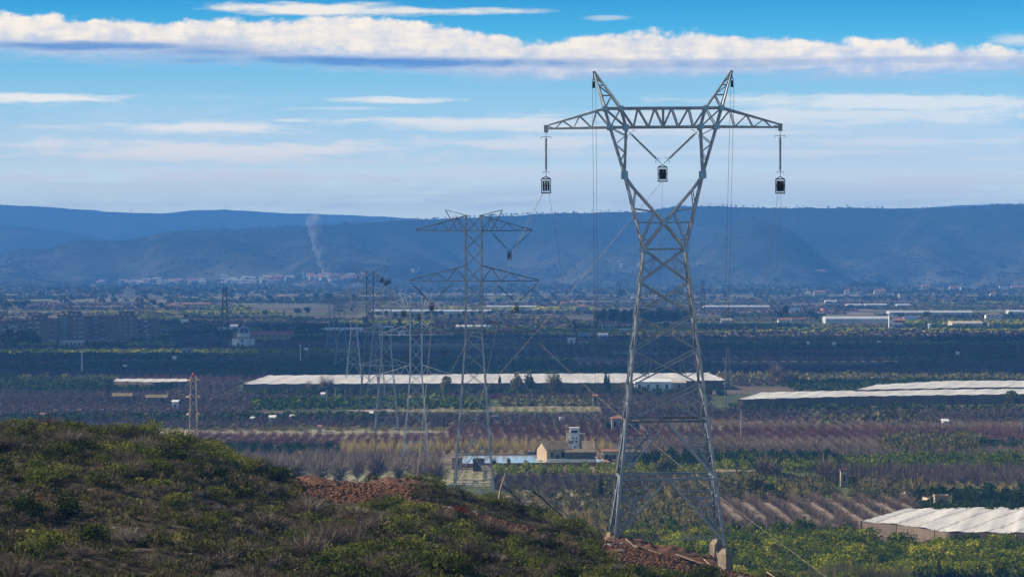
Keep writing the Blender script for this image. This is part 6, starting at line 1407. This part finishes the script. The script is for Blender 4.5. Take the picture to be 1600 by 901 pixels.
(k_, p_) = (('citrus', 'hi'), BATCH[('citrus', 'hi')][-1]); V, F, T = bake(T_CITRUS, p_[0], p_[1], p_[2], 12); tag(mesh_np('citrus_orchard', V, F, T, LM['citrus']), 'back edge of the dense citrus block behind the bottom right trees', 'citrus orchard', kind='stuff')
for i in range(9):
    px = 1275+i*19+random.uniform(-6, 6); p = G(px, 925+random.uniform(0, 14)); V, F, t = join(twig_fan(700, 6.2, 4.6, .07, 900+i), leaf_cloud(500, (4.2,4.2,2.4), .16, 930+i, 12, base=3.2)); o = mesh_np('reed_clump', V, F, t, LM['olive'], None, loc=p); tag(o, 'yellow green feathery reed clump at the bottom edge beside the citrus block', 'reeds', 'reed clumps at the bottom right')

# ---------------------------------------------------------------- scrub, rocks and clods on the hill
def hill_py(px, Y): return YH+(CZ-hill_z(px, Y))/Y*FP
def hpt(px, Y, dz=0.0): return np.array([(px-800)/FP*Y, Y, float(hill_z(np.array([px], float), np.array([Y], float))[0])+dz])
gs = np.random.default_rng(17)
def scatter_hill(n, Y0=128, Y1=378, seed=0):
    g = np.random.default_rng(seed); Y = np.sqrt(g.uniform(Y0**2, Y1**2, n)); px = g.uniform(-60, 1420, n); z = hill_z(px, Y); py = YH+(CZ-z)/Y*FP
    ok = (py < 960); return px[ok], Y[ok], z[ok], py[ok]
def hill_layer(name, label, temps, mat, n, size, patch_seed, thr, seed, hfac=.9, avoid=True):
    px, Y, z, py = scatter_hill(n, seed=seed); x = (px-800)/FP*Y
    d = vnoise(x/7, Y/11, patch_seed)+.5*vnoise(x/2.6, Y/4, patch_seed+1); g = np.random.default_rng(seed+1)
    ok = d > thr+g.normal(0, .08, len(d))
    if avoid: ok &= (soil_mask(px, py)+.25*vnoise(x/1.5, Y/2.5, 5)) < .12
    x, Y, z, px = x[ok], Y[ok], z[ok], px[ok]; k = len(x); r = size*g.uniform(.55, 1.35, k)*np.where(g.random(k) < .12, 1.5, 1.0); r = np.minimum(r, 1.3)
    V, F, T = bake(temps, np.stack([x, Y, z-.08], 1), np.stack([r, r, r*hfac*g.uniform(.8, 1.3, k)], 1), g.normal(0, .11, k)+.18*vnoise(x/5, Y/5, 61), seed+2); print(name, k, len(F))
    tag(mesh_np(name, V, F, T, LM[mat]), label, 'scrub', kind='stuff')
hill_layer('low_scrub', 'low mixed green scrub covering the hillside in front', T_BUSH, 'scrub', 26000, .52, 301, -.35, 31)
hill_layer('dry_scrub', 'grey brown dry twiggy scrub between the green bushes of the hillside', T_DRY_HI, 'scrub_dry', 7000, .56, 311, -.08, 41, 1.0)
hill_layer('grass_tufts', 'short pale tufts of dry grass on the stony hillside', [twig_fan(26, 1.0, .8, .05, 95+s) for s in range(3)], 'scrub_dry', 26000, .34, 321, -.45, 51)
hill_layer('soil_weeds', 'sparse weeds on the bare red earth', [twig_fan(16, 1.0, .8, .06, 98+s) for s in range(3)], 'scrub', 1500, .25, 331, .25, 61, avoid=False)
def bushes(n, temps, mat, name, label, group, size, seed, patch_seed, thr, cat='shrub', crest=False, region=None):
    g = np.random.default_rng(seed); got = 0; protos = None; tries = 0
    me = []
    for i, t in enumerate(temps): o = mesh_np(name, *t, LM[mat]); me.append(o)
    used = 0
    while got < n and tries < n*60:
        tries += 1; Y = math.sqrt(g.uniform(135**2, 372**2)); px = g.uniform(-20, 1330)
        if region: px = g.uniform(region[0], region[1])
        if crest: yc = float(np.interp(px, HPX, HYC)); Y = yc+g.uniform(-14, 3)
        p = hpt(px, Y, -.1); py = YH+(CZ-p[2])/Y*FP
        if py > 930 or (region and not region[2] < py < region[3]): continue
        if soil_mask(np.array([px]), np.array([py]))[0] > .05: continue
        if float(vnoise(p[0]/9, p[1]/14, patch_seed)) < thr: continue
        s = size*g.uniform(.7, 1.35)
        if used < len(me): o = me[used]; used += 1
        else: o = me[got % len(me)].copy(); COL.objects.link(o)
        o.location = p; o.scale = (s*g.uniform(.9, 1.3), s*g.uniform(.9, 1.3), s*g.uniform(.75, 1.1)); o.rotation_euler.z = g.uniform(0, 6.28); tag(o, label, cat, group); got += 1
    for o in me[used:]: bpy.data.objects.remove(o)
hi = lambda s, n, leaf: leaf_cloud(n, (.95,.95,.62), leaf, s, 11, base=.42, shell=.5)
bushes(170, [hi(800+s, 750, .06) for s in range(4)], 'scrub_green', 'green_shrub', 'bright green leafy shrub on the front hillside', 'bright green shrubs of the hillside', 1.5, 3, 401, -.02)
bushes(90, [hi(810+s, 650, .07) for s in range(3)], 'scrub_dark', 'dark_shrub', 'dark green rounded shrub on the front hillside', 'dark green shrubs of the hillside', 1.35, 4, 411, -.15)
bushes(80, [join(twig_fan(420, 1.05, .95, .018, 820+s), hi(825+s, 120, .05)) for s in range(3)], 'scrub_dry', 'dry_shrub', 'grey brown twiggy shrub on the front hillside', 'dry twiggy shrubs of the hillside', 1.3, 5, 421, -.1)
bushes(26, [hi(840+s, 420, .06) for s in range(2)], 'rust', 'rusty_shrub', 'rust red dead shrub on the front hillside', 'rust red shrubs of the hillside', .55, 6, 431, -.1)
bushes(55, [hi(850+s, 700, .06) for s in range(3)], 'scrub', 'crest_shrub', 'olive green shrub on the skyline of the front hill', 'olive shrubs on the hill skyline', 1.0, 7, 441, -.45, crest=True, region=(-10, 470, 600, 760))
bushes(34, [hi(860+s, 800, .055) for s in range(3)], 'scrub_green', 'crest_shrub', 'yellow green shrub on the hill edge below the second pylon', 'yellow green shrubs on the hill edge', 1.25, 8, 451, -.45, crest=True, region=(640, 905, 700, 860))
for (px, Yo, s, mat, nm, lab) in [(582, 306, 1.0, 'scrub_dark', 'dark_shrub', 'small dark bush at the far edge of the red earth pad'), (722, 262, .95, 'rust', 'rusty_shrub', 'largest rust red bush, right below the red earth pad'), (640, 309, 1.5, 'scrub_green', 'green_shrub', 'tall yellow green bush right of the red earth pad'),
                                  (8, 240, 1.1, 'scrub_green', 'green_shrub', 'yellowish bush on the skyline at the left picture edge'), (676, 313, 1.7, 'scrub_green', 'green_shrub', 'widest green bush on the hill edge left of the second pylon foot'), (1078, 352, 1.3, 'scrub_dark', 'dark_shrub', 'dark bush right of the nearest pylon left foot, on the hill edge')]:
    o = mesh_np(nm, *hi(870+px, 900, .055), LM[mat]); o.location = hpt(px, Yo, -.1); o.scale = (s*1.3, s*1.3, s*1.25); tag(o, lab, 'shrub')
# rocks
def rocks(n, label, group, mat, name, size, seed, cond, cat='rock'):
    g = np.random.default_rng(seed); got = 0; base = []
    for i in range(4):
        V = IC2[0]*(1+.16*g.normal(size=(len(IC2[0]), 1))); V = np.sign(V)*np.abs(V)**.8*np.array([1, .8, .6]); base.append(mesh_np(name, V, IC2[1], None, M[mat]))
    t = 0
    while got < n and t < n*80:
        t += 1; Y = math.sqrt(g.uniform(135**2, 372**2)); px = g.uniform(-20, 1300); p = hpt(px, Y, -.02); py = YH+(CZ-p[2])/Y*FP
        if py > 915 or not cond(px, py, g): continue
        o = base[got] if got < 4 else base[got % 4].copy()
        if got >= 4: COL.objects.link(o)
        s = size*g.uniform(.5, 1.5)*(1.6 if g.random() < .08 else 1); o.location = p; o.scale = (s*g.uniform(.8, 1.4), s, s*g.uniform(.7, 1.1)); o.rotation_euler = (g.uniform(-.4, .4), g.uniform(-.4, .4), g.uniform(0, 6.28)); tag(o, label, cat, group); got += 1
sm = lambda px, py: float(soil_mask(np.array([px]), np.array([py]))[0])
rocks(240, 'pale grey limestone rock lying in the scrub of the front hillside', 'limestone rocks in the scrub', 'rock', 'limestone_rock', .2, 71, lambda px, py, g: sm(px, py) < 0 and vnoise(px/60, py/30, 9) > -.1)
rocks(170, 'broken rock or clod in the dug up red earth', 'clods in the red earth', 'redearth', 'earth_clod', .15, 72, lambda px, py, g: sm(px, py) > .1, 'clod')
rocks(90, 'pale boulder in the rubble at the foot of the nearest pylon', 'boulders at the pylon foot', 'rock', 'boulder', .3, 73, lambda px, py, g: (sm(px, py) > .2 and px > 700), 'boulder')
# fine rubble, uncountable
g = np.random.default_rng(74); px, Y, z, py = scatter_hill(60000, 200, 378, 75); ok = (soil_mask(px, py) > g.uniform(-.05, .5, len(px))) & (py < 930); px, Y, z = px[ok], Y[ok], z[ok]
s = g.uniform(.05, .2, len(px)); TT = [(IC1[0]*(1+.2*g.normal(size=(len(IC1[0]), 1))), IC1[1], np.zeros(len(IC1[0]))) for _ in range(3)]
V, F, T = bake(TT, np.stack([(px-800)/FP*Y, Y, z], 1), np.stack([s*1.3, s, s*.8], 1), None, 76); tag(mesh_np('rubble', V, F, None, M['redearth']), 'fine red brown rubble of the bulldozed strip and pad', 'rubble', kind='stuff')
# spoil heaps round the pad
def heap(label, px, Y, rx, ry, h, seed):
    g = np.random.default_rng(seed); n = 26; m = 34; V = []
    for i in range(n):
        for j in range(m):
            r = i/(n-1); a = 2*math.pi*j/m; X_, Y_ = rx*r*math.cos(a), ry*r*math.sin(a); V.append((X_, Y_, h*max(0, math.cos(r*math.pi/2))*(1+.9*float(vnoise(X_*.9+9, Y_*.9+9, seed)))+.35*float(vnoise(X_*2.3+50, Y_*2.3+50, seed+1))+.2*float(vnoise(X_*5+50, Y_*5+50, seed+2))-.12))
    F = [(i*m+j, i*m+(j+1) % m, (i+1)*m+(j+1) % m, (i+1)*m+j) for i in range(n-1) for j in range(m)]
    tag(mesh_np('spoil_heap', V, F, None, M['redearth'], smooth=True, loc=tuple(hpt(px, Y))), label, 'earth heap')
heap('red earth heap at the right end of the bare pad', 618, 303, 3.2, 3, .5, 1); heap('dark earth heap at the left end of the bare pad', 492, 297, 2.6, 3, .55, 2)
heap('brown spoil heap under the left foot of the nearest pylon', 975, 336, 3.4, 4, 1.0, 3); heap('low spoil heap left of the concrete footings of the nearest pylon', 1090, 343, 3.6, 3.4, .9, 4); heap('dark spoil bank in front of the nearest pylon', 1030, 330, 4.5, 3, .9, 5)

# dead branches and stakes
def branch(name, label, pts, w, mat, cat='branch', twigs=()):
    m = MB()
    for i, (a, b) in enumerate(zip(pts, pts[1:])): n = len(pts)-1; m.bar(a, b, w*(1-.6*i/n), w*(1-.6*(i+1)/n), 7)
    for a, b in twigs: m.bar(a, b, w*.5, w*.2, 5)
    return tag(m.build(name, M[mat]), label, cat)
B = lambda px, py, Y: P(px, py, Y)
branch('wooden_stake', 'pale leaning wooden stake on the hill edge right of the second pylon', [B(778, 786, 322), B(783, 760, 322), B(790, 738, 322)], .28, 'deadwood', 'stake')
branch('dead_branch', 'dark bare branch bending left from the pale leaning stake', [B(784, 757, 323), B(795, 766, 323), B(812, 782, 323), B(828, 797, 323)], .16, 'burnt', twigs=[(B(795, 766, 323), B(806, 770, 323)), (B(812, 782, 323), B(805, 794, 323)), (B(802, 774, 323), B(812, 773, 323))])
branch('dead_branch', 'long dark branch sloping down right towards the pale broken one', [B(832, 767, 330), B(848, 778, 330), B(863, 793, 330), B(880, 806, 330)], .22, 'burnt', twigs=[(B(848, 778, 330), B(846, 787, 330)), (B(863, 793, 330), B(872, 794, 330))])
branch('dead_branch', 'pale broken branch lying on the slope left of the nearest pylon', [B(857, 780, 330), B(875, 794, 330), B(892, 810, 330), B(911, 825, 331)], .24, 'deadwood', twigs=[(B(875, 794, 330), B(880, 806, 330)), (B(892, 810, 330), B(898, 807, 330))])
for i, (a, b, c, lab) in enumerate([((947,838),(944,850),(936,856), 'short pale stick standing left of the pylon foot'), ((978,841),(990,852),(1001,864), 'pale stick lying in front of the left pylon foot'), ((995,853),(1030,864),(1056,873), 'long pale pole lying in the rubble before the pylon'),
        ((1056,865),(1080,874),(1105,882), 'second long pale pole on the rubble near the footings'), ((1100,873),(1105,878),(1110,881), 'short white plank right of the rubble poles'), ((1120,862),(1124,880),(1127,895), 'bent pale root hanging below the concrete footings'),
        ((1020,868),(1026,884),(1033,901), 'thin pale stick leaning at the bottom below the rubble'), ((931,853),(932,880),(933,901), 'thin upright pale stick at the bottom left of the rubble'), ((1198,893),(1206,898),(1212,902), 'short pale stick at the bottom, right of the footings')]):
    yy = 326-3*i % 9; branch('dead_stick', lab, [B(*a, yy), B(*b, yy-1), B(*c, yy-2)], .13, 'deadwood', 'stick')
T = empty('irrigation_slab', G(1020, 826, .3), 'pale concrete channel slab behind the nearest pylon, at the citrus edge', 'slab'); m = MB(); m.box(-3.6, 3.4, -.8, .8, 0, .5); m.build('slab', M['concrete'], T); m = MB(); m.box(-3.4, 3.2, -.84, -.803, -.3, .3); m.build('channel_face', M['greycon'], T)
for j, (a, b) in enumerate([((1060,838),(1118,838)), ((1055,842),(1118,842))]): cable('pipe', '%s of two thin grey pipes behind the nearest pylon footings' % ('upper', 'lower')[j], (P(*a, 470), P(*b, 470)), .12, M['wire'], cat='pipe')

# ---------------------------------------------------------------- the worker on the rope
def worker():
    o = Vector(q2(800.2, 478)); T = empty('person', (0,0,0), 'worker in a lime green jacket and dark trousers hanging under the second pylon', 'person'); T.location = o
    import bmesh
    J = {'pelvis': (0,0,-.95), 'waist': (.03,0,-.78), 'chest': (.06,0,-.50), 'neck': (.07,0,-.28), 'head': (.10,-.02,-.12), 'crown': (.10,-.02,.0),
         'ls': (.05,-.19,-.36), 'le': (.22,-.24,-.52), 'lh': (.06,-.14,-.30), 'rs': (.07,.19,-.36), 're': (.28,.22,-.45), 'rh': (.20,.08,-.18),
         'lk': (-.10,-.14,-1.36), 'la': (-.22,-.12,-1.78), 'lt': (-.12,-.16,-1.86), 'rk': (.02,.12,-1.40), 'ra': (-.06,.10,-1.82), 'rt': (.06,.12,-1.90), 'lhip': (0,-.1,-.98), 'rhip': (0,.1,-.98)}
    E = [('pelvis','waist'),('waist','chest'),('chest','neck'),('neck','head'),('head','crown'),('chest','ls'),('ls','le'),('le','lh'),('chest','rs'),('rs','re'),('re','rh'),('pelvis','lhip'),('lhip','lk'),('lk','la'),('la','lt'),('pelvis','rhip'),('rhip','rk'),('rk','ra'),('ra','rt')]
    RD = dict(pelvis=.15, waist=.14, chest=.17, neck=.065, head=.105, crown=.08, ls=.075, le=.055, lh=.045, rs=.075, re=.055, rh=.045, lhip=.10, rhip=.10, lk=.072, rk=.072, la=.05, ra=.05, lt=.045, rt=.045)
    def skin(name, keys, mat, grow=0.0, parent=T):
        ks = [k for k in J if k in keys]; me = bpy.data.meshes.new(name); me.from_pydata([J[k] for k in ks], [(ks.index(a), ks.index(b)) for a, b in E if a in ks and b in ks], []); ob = bpy.data.objects.new(name, me); COL.objects.link(ob)
        md = ob.modifiers.new('skin', 'SKIN'); sb = ob.modifiers.new('sub', 'SUBSURF'); sb.levels = 2; sb.render_levels = 2
        for i, k in enumerate(ks): me.skin_vertices[0].data[i].radius = (RD[k]+grow, RD[k]+grow); me.skin_vertices[0].data[i].use_root = (k in ('pelvis', 'chest'))
        me.materials.append(mat); ob.parent = parent; return ob
    bd = skin('body', set(J), M['skin'])
    skin('jacket', {'waist','chest','neck','ls','le','lh','rs','re','rh'}, M['hivis'], .022); skin('trousers', {'pelvis','waist','lhip','rhip','lk','rk','la','ra'}, M['cloth'], .02)
    m = MB(); m.lathe([(.13, 0), (.135, .05), (.11, .12), (.05, .16), (.001, .165)], 14, (.10,-.02,-.08)); m.lathe([(.16, 0), (.13, .02)], 14, (.11,-.02,-.08)); m.build('helmet', M['helmet'], T)
    m = MB(); m.bar((.05,0,-.95), (.14,0,-.30), .05); m.bar((.14,0,-.30), (-.05,0,.25), .04); m.bar((.0,-.16,-.97), (.0,.16,-.97), .07); m.build('harness', M['orange'], T)
worker()
print('objects', len(bpy.data.objects))
